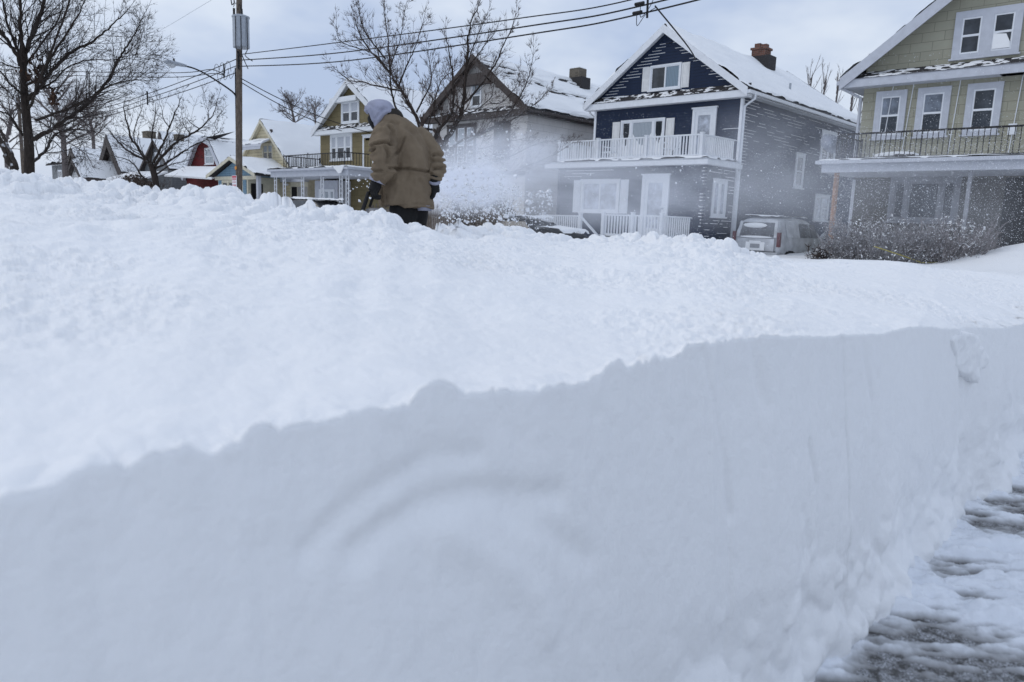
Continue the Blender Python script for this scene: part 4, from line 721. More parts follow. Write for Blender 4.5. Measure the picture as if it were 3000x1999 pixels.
# --- the multi-stemmed tree in front of the white house
ct = thing('bare_tree', 'multi stemmed bare tree with upright twigs behind the shoveller', 'tree', at_d(1280, 640, 26)); tm, tw = M(), M(); D0 = 26.0
k3 = lambda L: [(960 + x / 2.306, y / 2.306) for x, y in L]
for pts, r0, r1 in [(k3([(880, 1500), (850, 1280), (800, 1080), (770, 985)]), .12, .09), (k3([(770, 985), (850, 870), (905, 760), (920, 690), (932, 500), (945, 380), (950, 250), (975, 140), (1030, 10)]), .085, .008), (k3([(765, 985), (720, 950), (770, 860), (830, 780), (850, 700), (848, 560), (835, 440), (820, 340), (800, 240)]), .06, .007),
    (k3([(640, 900), (600, 790), (540, 680), (500, 615), (450, 540), (428, 490), (415, 390), (408, 300), (392, 170), (380, 20)]), .06, .008), (k3([(660, 1400), (650, 1150), (640, 900)]), .08, .06), (k3([(470, 760), (440, 660), (425, 560), (420, 480), (440, 400), (480, 300), (505, 190), (525, 60)]), .035, .006), (k3([(500, 618), (420, 600), (330, 582), (240, 555), (150, 545), (90, 500), (40, 455)]), .035, .005),
    (k3([(428, 500), (340, 400), (270, 320), (220, 240), (190, 150), (180, 130)]), .035, .005), (k3([(430, 500), (330, 380), (250, 340), (120, 300), (70, 250), (60, 180)]), .025, .005), (k3([(392, 400), (310, 300), (250, 210), (215, 100), (210, 40)]), .025, .005), (k3([(480, 580), (530, 450), (570, 370), (610, 260), (650, 130)]), .03, .005), (k3([(600, 760), (640, 680), (690, 580), (700, 500), (670, 320)]), .03, .005), (k3([(720, 960), (760, 850), (720, 780), (740, 620), (790, 520), (860, 480)]), .03, .006),
    (k3([(850, 995), (900, 950), (1010, 905), (1100, 868), (1200, 830), (1280, 790), (1380, 720), (1440, 670), (1490, 610)]), .045, .005), (k3([(940, 960), (1040, 905), (1150, 850), (1230, 760), (1300, 650), (1350, 540), (1372, 460), (1388, 365)]), .035, .005), (k3([(925, 700), (1010, 610), (1090, 500), (1140, 420), (1190, 300), (1240, 200), (1270, 95)]), .035, .005), (k3([(848, 560), (920, 480), (1000, 390), (1060, 310), (1110, 250), (1130, 220)]), .025, .005), (k3([(932, 500), (960, 380), (1010, 250), (1080, 85)]), .022, .005),
    (k3([(880, 1150), (1000, 1130), (1200, 1070), (1330, 1010), (1450, 960), (1560, 955)]), .035, .005), (k3([(900, 1230), (1050, 1200), (1200, 1180), (1400, 1100), (1520, 1050), (1620, 990)]), .03, .005), (k3([(800, 1080), (900, 1040), (1060, 1000), (1200, 960), (1320, 940)]), .025, .005), (k3([(1100, 700), (1180, 690), (1260, 600), (1290, 520)]), .018, .004), (k3([(850, 700), (960, 760), (1060, 700), (1110, 640), (1130, 520)]), .022, .005), (k3([(700, 930), (680, 860), (720, 700), (690, 640), (640, 560)]), .025, .005)]:
    limb(tm, tw, pts, r0 * 1.1, r1 * 1.5, D0, 2, .14, 1.1, .55, .45, .16, (3, 5), 6, 1.0, mn=.0052)
obj('trunk', tm, MAT['bark'], ct, smooth=True); obj('crown', tw, MAT['twigb'], ct)
# --- hazy trees behind
def free_tree(label, x, y, d, h, r, spread, n, mat, seed, lev=3, droop=0, group=None, up=.15, L=.34):
    global rng
    MINR[0] = .00012 * d
    rng = np.random.default_rng(seed); base = at_d(x, y, d); o = thing('bare_tree', label, 'tree', base, group); tm, tw = M(), M()
    top = base + np.array([rng.normal() * .3, rng.normal() * .3, h * .55]); tm.tube([base - ZZ * 1.5, base + ZZ * h * .2, top], [r, r * .85, r * .45], 7)
    for i in range(n):
        t = .25 + .75 * i / n; b = base + (top - base) * t; a = 2.4 * i + rng.random(); e = .35 + .7 * t
        dv = unit(np.array([math.cos(a) * math.cos(e) * spread, math.sin(a) * math.cos(e) * spread, math.sin(e)])); twig(tw, b, dv, h * L * (1.45 - .6 * t) * (.8 + .4 * rng.random()), r * .42, lev, up, .22, (4, 6), .6, .58, 4, droop)
    obj('trunk', tm, mat, o, smooth=True); obj('crown', tw, mat, o)
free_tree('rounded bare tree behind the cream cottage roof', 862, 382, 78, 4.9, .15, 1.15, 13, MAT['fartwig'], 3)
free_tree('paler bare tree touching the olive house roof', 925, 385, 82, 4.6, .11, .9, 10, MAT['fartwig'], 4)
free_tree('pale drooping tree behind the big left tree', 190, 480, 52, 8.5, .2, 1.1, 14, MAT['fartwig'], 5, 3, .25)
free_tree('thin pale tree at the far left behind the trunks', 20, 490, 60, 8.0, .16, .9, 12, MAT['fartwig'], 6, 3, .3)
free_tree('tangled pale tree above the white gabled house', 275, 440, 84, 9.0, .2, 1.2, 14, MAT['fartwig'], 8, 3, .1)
for i, (x, y) in enumerate(((2372, 250), (2412, 262), (2450, 275), (2492, 305), (2515, 330))):
    rng = np.random.default_rng(40 + i); b = at_d(x, y, 46); o = thing('bare_tree', 'pale thin treetop showing over the rear of the navy house roof', 'tree', b - ZZ * 2.5, 'treetops behind the navy house roof'); tm, tw = M(), M(); tm.tube([b - ZZ * 5, b - ZZ * 1.0, b + ZZ * .6 + Rh * .1], [.1, .07, .03], 5)
    for k in range(5): twig(tw, b - ZZ * (.9 - .3 * k), unit(ZZ * 1.6 + Rh * (.3 + .4 * rng.normal()) + Fh * rng.normal() * .4), 1.5, .025, 2, .3, .15, (2, 3), .4, .5)
    obj('trunk', tm, MAT['fartwig'], o); obj('crown', tw, MAT['fartwig'], o)
rng = np.random.default_rng(99)
# ------------------------------------------------------------------ shrubs, fence, posts
def shrub(name, label, c, rx, ry, h, n, mat, leaf=None, nl=0, frost=0, L=.6, ls=.035):
    o = thing(name, label, 'shrub', c); tw = M(); c = np.array(c, float)
    for i in range(n):
        a = rng.random() * 6.28; q = rng.random() ** .5; p = c + np.array([math.cos(a) * rx * q * .6, math.sin(a) * ry * q * .6, 0]); d = unit(np.array([math.cos(a) * .7 * q, math.sin(a) * .7 * q, 1]))
        twig(tw, p, d, h * (.55 + .4 * rng.random()), .012, 2, .1, .35, (3, 4), .7, .55)
    obj('stems', tw, mat, o)
    if leaf:
        for nm, mt, k in (('leaves', leaf, nl), ('leaf_snow', SNOW, frost)):
            lm = M()
            for i in range(k):
                v = rvec(); v[2] = abs(v[2]); rr = (.55 + .45 * rng.random() ** .4); p = c + np.array([v[0] * rx, v[1] * ry, v[2] * h]) * rr + rvec() * .06; a = rvec() * ls * (1 + rng.random()); b = unit(np.cross(a, rvec())) * ls * .7
                lm.add([p - a, p + b, p + a, p - b], [(0, 1, 2, 3)])
            obj(nm, lm, mt, o)
    return o
LEAF = plain('dark_leaf', (.03, .032, .024), .8, var=.4)
shrub('evergreen_shrub', 'tall dark leafy shrub speckled with snow between the white and navy houses', (-8.0, -4.6, .4), 1.5, 1.0, 2.1, 40, MAT['twig'], LEAF, 3400, 250)
shrub('evergreen_shrub', 'lower dark shrub beside the snow covered sedan', (-5.2, -5.6, .3), 1.3, .8, 1.15, 30, MAT['twig'], LEAF, 1700, 200)
shrub('hedge', 'brown twiggy hedge in front of the red house', (-42.8, -5.2, .4), 4.6, 1.3, 3.1, 150, MAT['twigb'], plain('brown_hedge_leaf', (.085, .062, .05), .9, var=.4), 7500, 500, ls=.06)
shrub('frosted_shrub', 'frosted twiggy shrub under the green house window', (6.3, -3.6, .3), 1.7, .9, 1.55, 130, plain('frosted_twig', (.24, .23, .235), .9, var=.45), plain('frosted_leaf', (.14, .135, .14), .9, var=.5), 450, 500, ls=.03)
shrub('frosted_shrub', 'frosted shrub next to the leaning stair post', (7.9, -3.2, .3), .9, .7, 1.6, 80, plain('frosted_twig_b', (.2, .18, .18), .9, var=.4), plain('frosted_leaf_b', (.15, .14, .14), .9, var=.5), 250, 450, ls=.03)
shrub('frosted_shrub', 'low frosted shrub at the copper post of the green porch', (5.1, -3.5, .3), .9, .6, .75, 45, MAT['twigb'], plain('frosted_leaf_c', (.1, .095, .1), .9, var=.5), 500, 400, ls=.03)
fc = thing('picket_fence', 'weathered wooden picket fence half buried right of the shoveller', 'fence', (-9, -5.6, .3)); x = -14.5; wood = plain('weathered_fence_wood', (.14, .12, .105), .9, var=.35)
pm = M()
for i in range(70):
    hgt = 1.72 + .06 * rng.normal(); xx = -14.5 + i * .12; pm.prism([(xx, -5.6, .1), (xx + .085, -5.6, .1), (xx + .085, -5.6, hgt - .05), (xx + .042, -5.6, hgt), (xx, -5.6, hgt - .05)], (0, .02, 0))
obj('pickets', pm, wood, fc); obj('rail', M().box(-14.5, -6.1, -5.578, -5.54, 1.35, 1.43), wood, fc); obj('rail', M().box(-14.5, -6.1, -5.578, -5.54, .6, .68), wood, fc)
hr = thing('stair_post', 'leaning snow capped stair post with rail in front of the dark porch sheet', 'post', (8.4, -2.4, .2)); obj('post', M().tube([(8.33, -2.45, .1), (8.36, -2.43, .8), (8.42, -2.38, 1.5)], [.055, .05, .05], 6), wood, hr); obj('handrail', M().tube([(8.44, -2.36, 1.52), (8.36, -2.9, 1.15), (8.3, -3.4, .8)], .035, 6), wood, hr); obj('snow_cap', M().tube([(8.44, -2.36, 1.57), (8.36, -2.9, 1.2), (8.32, -3.2, 1.0)], .04, 6), SNOW, hr); obj('post', M().tube([(8.36, -2.72, .2), (8.38, -2.7, 1.2)], .04, 6), wood, hr)
yt = plain('yellow_rope', (.42, .36, .08), .7); solo('caution_rope', M().tube([at_d(x, y, 19.5) for x, y in ((2560, 722), (2640, 748), (2700, 770), (2760, 768), (2810, 758), (2862, 745), (2940, 752), (3030, 768))], .012, 4), yt, 'thin yellow rope strung in front of the green house shrubs', 'rope')
# ------------------------------------------------------------------ utility pole, lamp, wires
PX, PY = -21.75, -8.0
up_ = thing('utility_pole', 'tall weathered wooden utility pole with gray transformer and street lamp', 'utility pole', (PX, PY, 0))
lean = lambda z: PX + .05 * (z - 2.3)
obj('shaft', M().tube([(lean(z), PY, z) for z in (0, 3, 6, 9, 12, 13.5)], [.165, .155, .145, .135, .125, .12], 14), MAT['pole'], up_, smooth=True)
zc_ = 9.05; tx = lean(10) + .55; ty = PY - .2
tr = M(); pro = [(0, 8.66), (.36, 8.66), (.37, 8.7), (.37, 9.95), (.395, 9.97), (.395, 10.03), (.2, 10.1), (0, 10.12)]
tr.rings([[(tx + r * math.cos(a), ty + r * math.sin(a), z) for a in np.linspace(0, 2 * math.pi, 20, endpoint=False)] for r, z in pro]); tf = obj('transformer', tr, MAT['galv'], up_, smooth=False)
obj('bushing', M().tube([(tx + .1, ty, 10.05), (tx + .1, ty, 10.35)], [.06, .045], 8), MAT['iron'], tf); obj('bracket', M().box(tx - .5, tx - .3, ty + .02, ty + .2, 9.2, 9.28).box(tx - .5, tx - .3, ty + .02, ty + .2, 9.7, 9.78), MAT['galv'], tf)
obj('jumper', M().tube([(lean(10.4), PY - .1, 10.4), (tx - .1, ty, 10.6), (tx, ty, 10.3), (tx + .06, ty, 10.62), (tx + .1, ty, 10.35)], .012, 5), MAT['wire'], tf)
for dx, zb in ((-.10, 8.3), (.14, 7.75), (.36, 8.1)): ct_ = np.array((tx, ty, 0)); fr_ = math.sqrt(max(.02, .42 ** 2 - dx * dx)); P, Rr = smooth_path([tuple(ct_ - Fh * fr_ + Rh * dx + ZZ * 9.95), tuple(ct_ - Fh * fr_ + Rh * dx + ZZ * 9.3), tuple(ct_ - Fh * fr_ + Rh * dx + ZZ * 8.6), tuple(ct_ - Fh * .2 + Rh * (dx * .6 + .02) + ZZ * 8.3), tuple(ct_ + Rh * (.15 + dx) + ZZ * zb)], [.02] * 5); obj('drop_lead', M().tube(P, Rr, 5), MAT['wire'], tf)
cu = M().tube([(lean(11.3), PY, 11.1), (lean(11.3) - .45, PY - .1, 11.2)], .03, 6).tube([(lean(11.3) - .42, PY - .1, 11.6), (lean(11.3) - .3, PY - .1, 10.75)], .03, 6).tube([(lean(11.3) - .75, PY - .1, 11.45), (lean(11.3) - .55, PY - .1, 10.72), (lean(11.3) - .32, PY - .1, 10.75)], .028, 6).tube([(lean(11.3) - .75, PY - .1, 11.45), (lean(11.3) - .42, PY - .1, 11.6)], .025, 6).tube([(lean(11.3) - .42, PY - .1, 11.6), (lean(11.3) - .42, PY - .1, 13.5)], .012, 5)
obj('cutout_switch', cu, MAT['iron'], up_); obj('arrester', M().tube([(lean(10.4) - .35, PY - .08, 10.55), (lean(10.4) - .35, PY - .08, 10.2)], .055, 8).tube([(lean(10.4), PY, 10.1), (lean(10.4) - .35, PY - .08, 10.2)], .02, 5).tube([(lean(10.4) - .3, PY - .1, 10.75), (lean(10.4) - .35, PY - .1, 10.6), (lean(10.4) - .12, PY - .1, 10.75), (lean(10.4), PY - .1, 10.6)], .01, 4), MAT['iron'], up_)
ik = M()
for z in (8.45, 8.2, 7.93): ik.tube([(lean(z) + .12, PY - .1, z - .06), (lean(z) + .12, PY - .1, z + .06)], .05, 8)
ik.box(lean(8.2) + .1, lean(8.2) + .14, PY - .13, PY - .05, 7.8, 8.6); obj('insulator_rack', ik, MAT['iron'], up_)
lx = lean(7); am_ = [(lx - .05, PY - .12, 6.55), (lx - .04, PY - .35, 6.8), (lx - .02, PY - 1.4, 7.3), (lx, PY - 2.1, 7.52), (lx, PY - 2.6, 7.56)]
P, Rr = smooth_path(am_, [.045, .042, .038, .035, .035]); la = obj('lamp_arm', M().tube(P, Rr, 8), MAT['iron'], up_, smooth=True)
hd = M(); e = [(-2.45, .05, .05, 7.57), (-2.6, .1, .07, 7.58), (-2.85, .14, .09, 7.59), (-3.1, .17, .1, 7.6), (-3.3, .15, .1, 7.6), (-3.42, .06, .05, 7.59)]
hd.rings([[(lx + w * math.cos(a), PY + y, z + hh * math.sin(a)) for a in np.linspace(0, 2 * math.pi, 14, endpoint=False)] for y, w, hh, z in e]); ho = obj('lamp_head', hd, MAT['galv'], up_, smooth=True)
obj('lamp_lens', M().ball((lx, PY - 3.12, 7.52), .2, 14, 8, (.7, 1, .75)), plain('lamp_lens', (.5, .52, .54), .25), ho, smooth=True); obj('photocell', M().tube([(lx, PY - 3.0, 7.68), (lx, PY - 3.0, 7.79)], .045, 8), MAT['iron'], ho)
obj('conduit', M().tube([(lean(5) - .1, PY - .12, 2), (lean(7) - .1, PY - .12, 7.9)], .03, 6), MAT['iron'], up_)
sg = thing('parking_sign', 'white and red parking sign nailed low on the utility pole', 'sign', (lean(2.6), PY - .2, 2.6)); sx = lean(2.6) - .04; wp, rp_ = plain('sign_white', (.74, .74, .76), .4, var=.03), plain('sign_red', (.5, .06, .09), .5, var=.1)
obj('panel', M().box(sx - .26, sx + .2, PY - .2, PY - .185, 2.3, 2.95), wp, sg); rm = M()
for z0, z1 in ((2.84, 2.93), (2.32, 2.38)): rm.box(sx - .24, sx + .18, PY - .206, PY - .2, z0, z1)
obj('red_band', rm, rp_, sg); rows = M()
for i, z in enumerate((2.78, 2.73, 2.62, 2.48, 2.43)):
    x = sx - .22
    while x < sx + .14: w = .02 + .035 * rng.random(); rows.box(x, min(x + w, sx + .16), PY - .205, PY - .2, z, z + .032); x += w + .014
obj('lettering', rows, rp_, sg)
obj('tag', M().tube([(lean(3.3) + .02, PY - .19, 3.3), (lean(3.3) + .02, PY - .165, 3.3)], .09, 12), plain('orange_tag', (.6, .25, .05), .6), up_, label='round orange tag')
def cable(label, pts, r=.02, sag=0, grp=None, n=24):
    P = []
    for a, b in zip(pts[:-1], pts[1:]):
        a, b = np.array(a, float), np.array(b, float)
        for i in range(n): t = i / n; P.append(a + (b - a) * t - ZZ * sag * 4 * t * (1 - t))
    P.append(np.array(pts[-1], float)); return solo('power_line', M().tube(P, r, 5), MAT['wire'], label, 'power line', grp, True)
for z0, pm_, pe, nm in ((8.45, [(-13.04, -8, 7.95), (-3.76, -8, 7.42)], (9.5, -8, 7.9), 'topmost'), (8.2, [(-13.04, -8, 7.56), (-3.0, -8, 7.12)], (9.5, -8, 7.5), 'middle'), (7.93, [(-13.04, -8, 7.23), (-3.0, -8, 6.88)], (9.5, -8, 7.3), 'lowest')):
    P, Rr = smooth_path([(lean(z0) + .12, -8.08, z0)] + pm_ + [(1.24, -8, {'topmost': 7.28, 'middle': 7.06, 'lowest': 6.86}[nm]), pe], [.019 if nm == 'topmost' else .023] * 5, 12); solo('power_line', M().tube(P, Rr, 5), MAT['wire'], nm + ' of the three black cables from the pole to the upper right', 'power line', 'cables running right from the utility pole', True)
sp_ = M().tube([(1.2, -8, 7.34), (1.22, -8, 6.72)], .03, 6)
for dx, z in ((-.25, 7.12), (-.3, 6.9)): sp_.tube([(1.2 + dx - .14, -8, z), (1.2 + dx + .14, -8, z)], .045, 6)
sp_.tube(smooth_path([(1.0, -8.02, 7.1), (1.05, -8.05, 6.75), (1.3, -8.05, 6.95), (1.4, -8, 7.2)], [.01] * 4)[0], .012, 4); sp_.tube(smooth_path([(.9, -8.02, 6.9), (.95, -8.05, 6.55), (1.2, -8.05, 6.8), (1.5, -8, 6.95)], [.01] * 4)[0], .012, 4)
solo('cable_spacer', sp_, MAT['wire'], 'black cable spacer with looped leads above the navy house', 'cable spacer')
P, Rr = smooth_path([(1.45, -8, 6.98), (.6, -5.0, 6.72), (-.6, -2.4, 6.9), (-1.75, -.55, 7.3)], [.022] * 4, 8); solo('power_line', M().tube(P, Rr, 5), MAT['wire'], 'twisted service cable dropping from the spacer to the navy gable', 'power line', None, True)
for z0, ze_, z2, nm in ((8.3, 7.66, 7.4, 'upper'), (8.0, 7.42, 7.1, 'middle'), (7.7, 7.18, 6.85, 'lower')): cable(nm + ' of the three cables sloping from the pole to the left', [(lean(z0) - .12, -8.05, z0), (-32.5, -8, ze_), (-41, -8, z2), (-60, -8, z2 + .6)], .02, .06, 'cables running left from the utility pole')
solo('cable_spacer', M().tube([(-32.5, -8, 7.8), (-32.5, -8, 7.05)], .045, 6), MAT['wire'], 'upright cable spacer on the cables left of the street lamp', 'cable spacer')
s2 = M().tube([(-23.0, -8, 8.25), (-23.0, -8, 7.6)], .04, 6); rng = np.random.default_rng(5)
for i in range(6): c = np.array((-23 + (i - 2.5) * .3, -8.02, 7.9)); s2.tube(smooth_path([c + np.array((-.3, 0, .1)), c + np.array((-.1, 0, .4 * (-1) ** i)), c + np.array((.2, 0, .3 * (-1) ** i)), c + np.array((.3, 0, -.1))], [.01] * 4)[0], .012, 4)
solo('cable_spacer', s2, MAT['wire'], 'tangled spacer and looped leads just left of the utility pole', 'cable spacer')
for k, (a, b) in enumerate(((202, 224), (214, 232))): P = [at_d(x, y, d) for x, y, d in ((-60, a, 58), (300, a + 10, 52), (470, a + 12 + k, 47), (560, a + 10, 42), (620, a + 2, 39.5), (655, a + 16 - k * 10, 38.2))]; solo('power_line', M().tube(smooth_path(P, [.02] * 6)[0], .022, 5), MAT['wire'], ('upper' if k == 0 else 'lower') + ' near level cable passing behind the street lamp head', 'power line', None, True)
cable('service cable from the pole to the olive house gable', [(lean(7.4) + .14, -8, 7.42), (-22.3, -.02, 5.85)], .022, .25); cable('lower service cable from the pole to the olive house eave', [(lean(7.2) + .14, -8, 7.25), (-24.4, -.42, 6.0)], .022, .2)
solo('power_line', M().tube([at_d(380, 140, 60), at_d(500, 72, 60), at_d(640, -12, 60)], .013, 4), MAT['galv'], 'faint thin line crossing the sky above the street lamp', 'power line')
fp = thing('utility_pole', 'distant thin utility pole behind the big left tree', 'utility pole', (-58.8, -8, 0)); obj('shaft', M().tube([(-58.8, -8, 0), (-58.8, -8, 9.6)], [.16, .12], 8), MAT['pole'], fp); obj('insulator', M().tube([(-58.8, -8, 9.6), (-58.9, -8, 10.0)], .05, 6), MAT['iron'], fp); obj('crossarm', M().box(-59.6, -57.4, -8.06, -7.94, 8.95, 9.06), MAT['pole'], fp)
# ------------------------------------------------------------------ vehicles
def car(name, label, loc, rot, L, stations, paint, glassm, hwb, tail=None, snow=None, rear=True, plate=True, wheels=True, wr=.33):
    """stations: (x, z_low, z_belt, z_roof, half_low, half_belt, half_roof); the rear is at x=0, the nose at x=L"""
    t = thing(name, label, 'car', loc); t.rotation_euler.z = rot; LOC[t] = np.zeros(3)
    rs_ = []
    for x, zl, zb, zr, a, b, c in stations:
        pr = [(-a * .86, zl), (-a, zl + .12), (-b, zl + (zb - zl) * .55), (-b, zb), (-b + (b - c) * .45, zb + (zr - zb) * .5), (-c, zr - .05 if zr - zb > .1 else zr - .02), (-c * .75, zr), (0, zr + .02), (c * .75, zr), (c, zr - .05 if zr - zb > .1 else zr - .02), (b - (b - c) * .45, zb + (zr - zb) * .5), (b, zb), (b, zl + (zb - zl) * .55), (a, zl + .12), (a * .86, zl)]
        rs_.append([(x, y, z) for y, z in pr])
    b = obj('body', M().rings(rs_), paint, t, smooth=True); b.modifiers.new('s', 'SUBSURF').levels = 1; b.modifiers[0].render_levels = 2
    if wheels:
        for x in (L * .19, L * .80):
            for s in (-1, 1):
                w = obj('wheel', M().tube([(x, s * (hwb - .2), wr), (x, s * (hwb + .015), wr)], wr, 18), plain('tyre', (.02, .02, .021), .85), t); obj('hub', M().tube([(x, s * (hwb + .015), wr), (x, s * (hwb + .03), wr)], wr * .6, 14), MAT['galv'], w)
                obj('wheel_arch', M().tube([(x, s * (hwb - .25), wr + .02), (x, s * (hwb + .006), wr + .02)], wr * 1.22, 18), MAT['dark'], t)
    return t
silver = plain('silver_paint', (.50, .515, .54), .7, 0, .3, 2.2); frostg = m_glass('frosty_car_glass', (.06, .065, .075)); red = plain('tail_lamp', (.13, .045, .05), .35)
vL = 4.7
van = car('minivan', 'silver minivan crusted with snow parked between the navy and green houses', (1.55, -1.2, .02), R_(90), vL, [(0, .42, .9, 1.02, .74, .80, .76), (.04, .36, .98, 1.3, .78, .84, .72), (.16, .34, 1.0, 1.62, .80, .86, .66), (.45, .33, 1.0, 1.70, .82, .88, .66), (1.6, .32, .99, 1.74, .83, .89, .68), (2.6, .32, .98, 1.70, .83, .89, .67), (3.2, .32, .98, 1.45, .83, .88, .66), (3.75, .32, .96, 1.06, .83, .86, .72), (4.4, .34, .84, .9, .8, .8, .66), (4.68, .42, .7, .74, .68, .68, .56)], silver, frostg, .84)
sl = lambda z: -.02 + (max(0, z - .95) * .27)     # slope of the tailgate
def vquad(y0, y1, z0, z1, d=0, k=.0):
    return M().prism([(sl(z0) - d, y0, z0), (sl(z0) - d, y1, z0), (sl(z1) - d, y1 - k, z1), (sl(z1) - d, y0 + k, z1)], (.02, 0, 0))
obj('rear_window', vquad(-.62, .62, 1.04, 1.52, .03, .06), frostg, van); tg = obj('tailgate', vquad(-.66, .66, .52, .98, .035), silver, van, label='tailgate plastered with snow'); obj('plate', vquad(-.17, .17, .66, .8, .06), plain('plate', (.3, .31, .33), .5), tg); obj('plate_surround', vquad(-.34, .34, .58, .86, .048), SNOW, tg); obj('plate_ridge', vquad(-.2, .2, .86, .9, .07), SNOW, tg)
for s in (-1, 1): obj('tail_lamp', M().box(-.06, .06, s * .80 - .05, s * .80 + .05, .72, 1.2), red, van); obj('rear_pillar', M().prism([(sl(1.02) - .03, s * .66 - .06, 1.02), (sl(1.02) - .03, s * .66 + .06, 1.02), (sl(1.56) - .03, s * .62 + .05, 1.56), (sl(1.56) - .03, s * .62 - .05, 1.56)], (.02, 0, 0)), silver, van)
obj('bumper', M().box(-.13, .1, -.82, .82, .36, .54), silver, van); obj('bumper_gap', M().box(-.1, .05, -.7, .7, .54, .56), MAT['dark'], van)
obj('window_snow', M().ball((.05, .1, 1.42), .4, 14, 6, (.12, 1.1, .22)), SNOW, van); obj('window_snow', M().ball((-.05, 0, 1.03), .5, 14, 6, (.08, 1.2, .08)), SNOW, van)
for x0, x1 in ((.45, 1.45), (1.52, 2.35), (2.42, 3.1)): 
    for s in (-1, 1): obj('side_window', M().prism([(x0, s * .885, 1.04), (x1, s * .885, 1.04), (x1 - (.28 if x0 > 2.4 else 0), s * .745, 1.52), (x0 + .05, s * .745, 1.52)], (0, s * .012, 0)), frostg if x0 > 1 else silver, van)
obj('roof_snow', roof_sheet((.25, -.62, 1.745), (2.7, -.62, 1.745), (2.7, .62, 1.745), (.25, .62, 1.745), .035, 66, 30, 16), SNOW, van, smooth=True); obj('roof_rail', M().tube([(.5, -.68, 1.76), (2.4, -.68, 1.79)], .02, 6), MAT['iron'], van); obj('roof_rail', M().tube([(.5, .68, 1.76), (2.4, .68, 1.79)], .02, 6), MAT['iron'], van)
obj('wiper', M().tube([(.0, -.05, 1.05), (.05, .3, 1.18)], .012, 4), MAT['iron'], van); obj('mirror', M().ball((3.25, -1.0, 1.12), .11, 8, 6), silver, van)
blk = plain('black_paint', (.018, .018, .022), .25, var=.1, spec=.5)
suv = car('suv', 'black suv with snow streaked roof buried in front of the olive house', (-17.9, -7.0, .25), 0, 4.5, [(0, .4, .95, 1.05, .7, .78, .74), (.05, .35, 1.02, 1.4, .76, .84, .7), (.25, .34, 1.04, 1.63, .8, .86, .66), (.7, .33, 1.04, 1.68, .82, .88, .68), (1.9, .33, 1.02, 1.69, .82, .88, .68), (2.5, .33, 1.0, 1.58, .82, .88, .66), (3.2, .34, 1.0, 1.1, .82, .86, .74), (4.1, .36, .92, .98, .8, .82, .7), (4.45, .42, .75, .8, .66, .68, .58)], blk, MAT['glass'], .84)
for s in (-1, 1): obj('tail_lamp', M().box(-.03, .16, s * .76 - .06, s * .76 + .06, 1.0, 1.5), plain('red_lamp', (.3, .03, .05), .3), suv); obj('side_window', M().prism([(.4, s * .87, 1.08), (2.6, s * .87, 1.08), (2.3, s * .73, 1.56), (.55, s * .73, 1.56)], (0, s * .012, 0)), MAT['glass'], suv)
obj('roof_snow', roof_sheet((.15, -.64, 1.67), (2.6, -.64, 1.66), (2.6, .64, 1.66), (.15, .64, 1.67), .06, 68, 60, 26, scour=lambda u, v, a, b: .1 * sst(.0, .5, fbm(u * 1.5, v * 6, None, 3, 77))), SNOW, suv, smooth=True)
sd_ = car('sedan', 'snow covered dark sedan beside the navy house steps', (-1.75, -6.9, -.04), R_(180), 4.4, [(0, .4, .78, .84, .7, .74, .62), (.06, .36, .92, 1.0, .78, .82, .68), (.5, .34, .95, 1.03, .8, .85, .7), (.95, .33, .95, 1.08, .82, .86, .66), (1.45, .33, .95, 1.38, .82, .86, .6), (2.4, .33, .94, 1.42, .82, .86, .6), (3.1, .33, .92, 1.06, .82, .86, .68), (4.0, .34, .8, .86, .78, .8, .66), (4.36, .42, .66, .7, .64, .66, .54)], plain('dark_gray_paint', (.03, .032, .036), .35), MAT['glass'], .82)
for s in (-1, 1): obj('side_window', M().prism([(1.1, s * .85, 1.0), (3.0, s * .85, .98), (2.5, s * .68, 1.32), (1.5, s * .68, 1.32)], (0, s * .012, 0)), MAT['glass'], sd_)
obj('roof_snow', roof_sheet((1.35, -.6, 1.42), (2.6, -.6, 1.42), (2.6, .6, 1.42), (1.35, .6, 1.42), .09, 69, 26, 16), SNOW, sd_, smooth=True); obj('trunk_snow', roof_sheet((.0, -.74, 1.02), (1.0, -.74, 1.05), (1.0, .74, 1.05), (.0, .74, 1.02), .12, 70, 26, 16), SNOW, sd_, smooth=True)
# ------------------------------------------------------------------ the man shovelling
DM = 6.2
def Q(x, y, dd=0.0): return at_d(x, y, DM + dd)
def ring(x0, x1, y, hd, dd=0.0, tilt=0.0, n=28, e=2.5, ytilt=0.0):
    """a level cross-section whose left and right silhouettes are at x0 and x1"""
    a, b = Q(x0, y + ytilt, dd), Q(x1, y - ytilt, dd); c = (a + b) / 2; h = (b - a) / 2; out = []
    for k in range(n):
        w = 2 * math.pi * k / n; cs, sn = math.cos(w), math.sin(w)
        out.append(c + h * np.sign(cs) * abs(cs) ** (2 / e) + Fh * hd * np.sign(sn) * abs(sn) ** (2 / e) + ZZ * tilt * sn)
    return out
def spath(pts, rad, k=5): P, R2 = smooth_path(pts, rad, k); return P, R2
def remesh(m, vox, it=6, name='tmp'):
    me = bpy.data.meshes.new(name); me.from_pydata(m.v, [], m.f); o = bpy.data.objects.new(name, me); COL.objects.link(o)
    r = o.modifiers.new('r', 'REMESH'); r.mode = 'VOXEL'; r.voxel_size = vox
    if it: s = o.modifiers.new('s', 'SMOOTH'); s.factor = .5; s.iterations = it
    out = bpy.data.meshes.new_from_object(o.evaluated_get(bpy.context.evaluated_depsgraph_get())); bpy.data.objects.remove(o); out.name = name; return out
def vget(me): a = np.empty(len(me.vertices) * 3, np.float32); me.vertices.foreach_get('co', a); return a.reshape(-1, 3)
def nget(me): a = np.empty(len(me.vertices) * 3, np.float32); me.vertices.foreach_get('normal', a); return a.reshape(-1, 3)
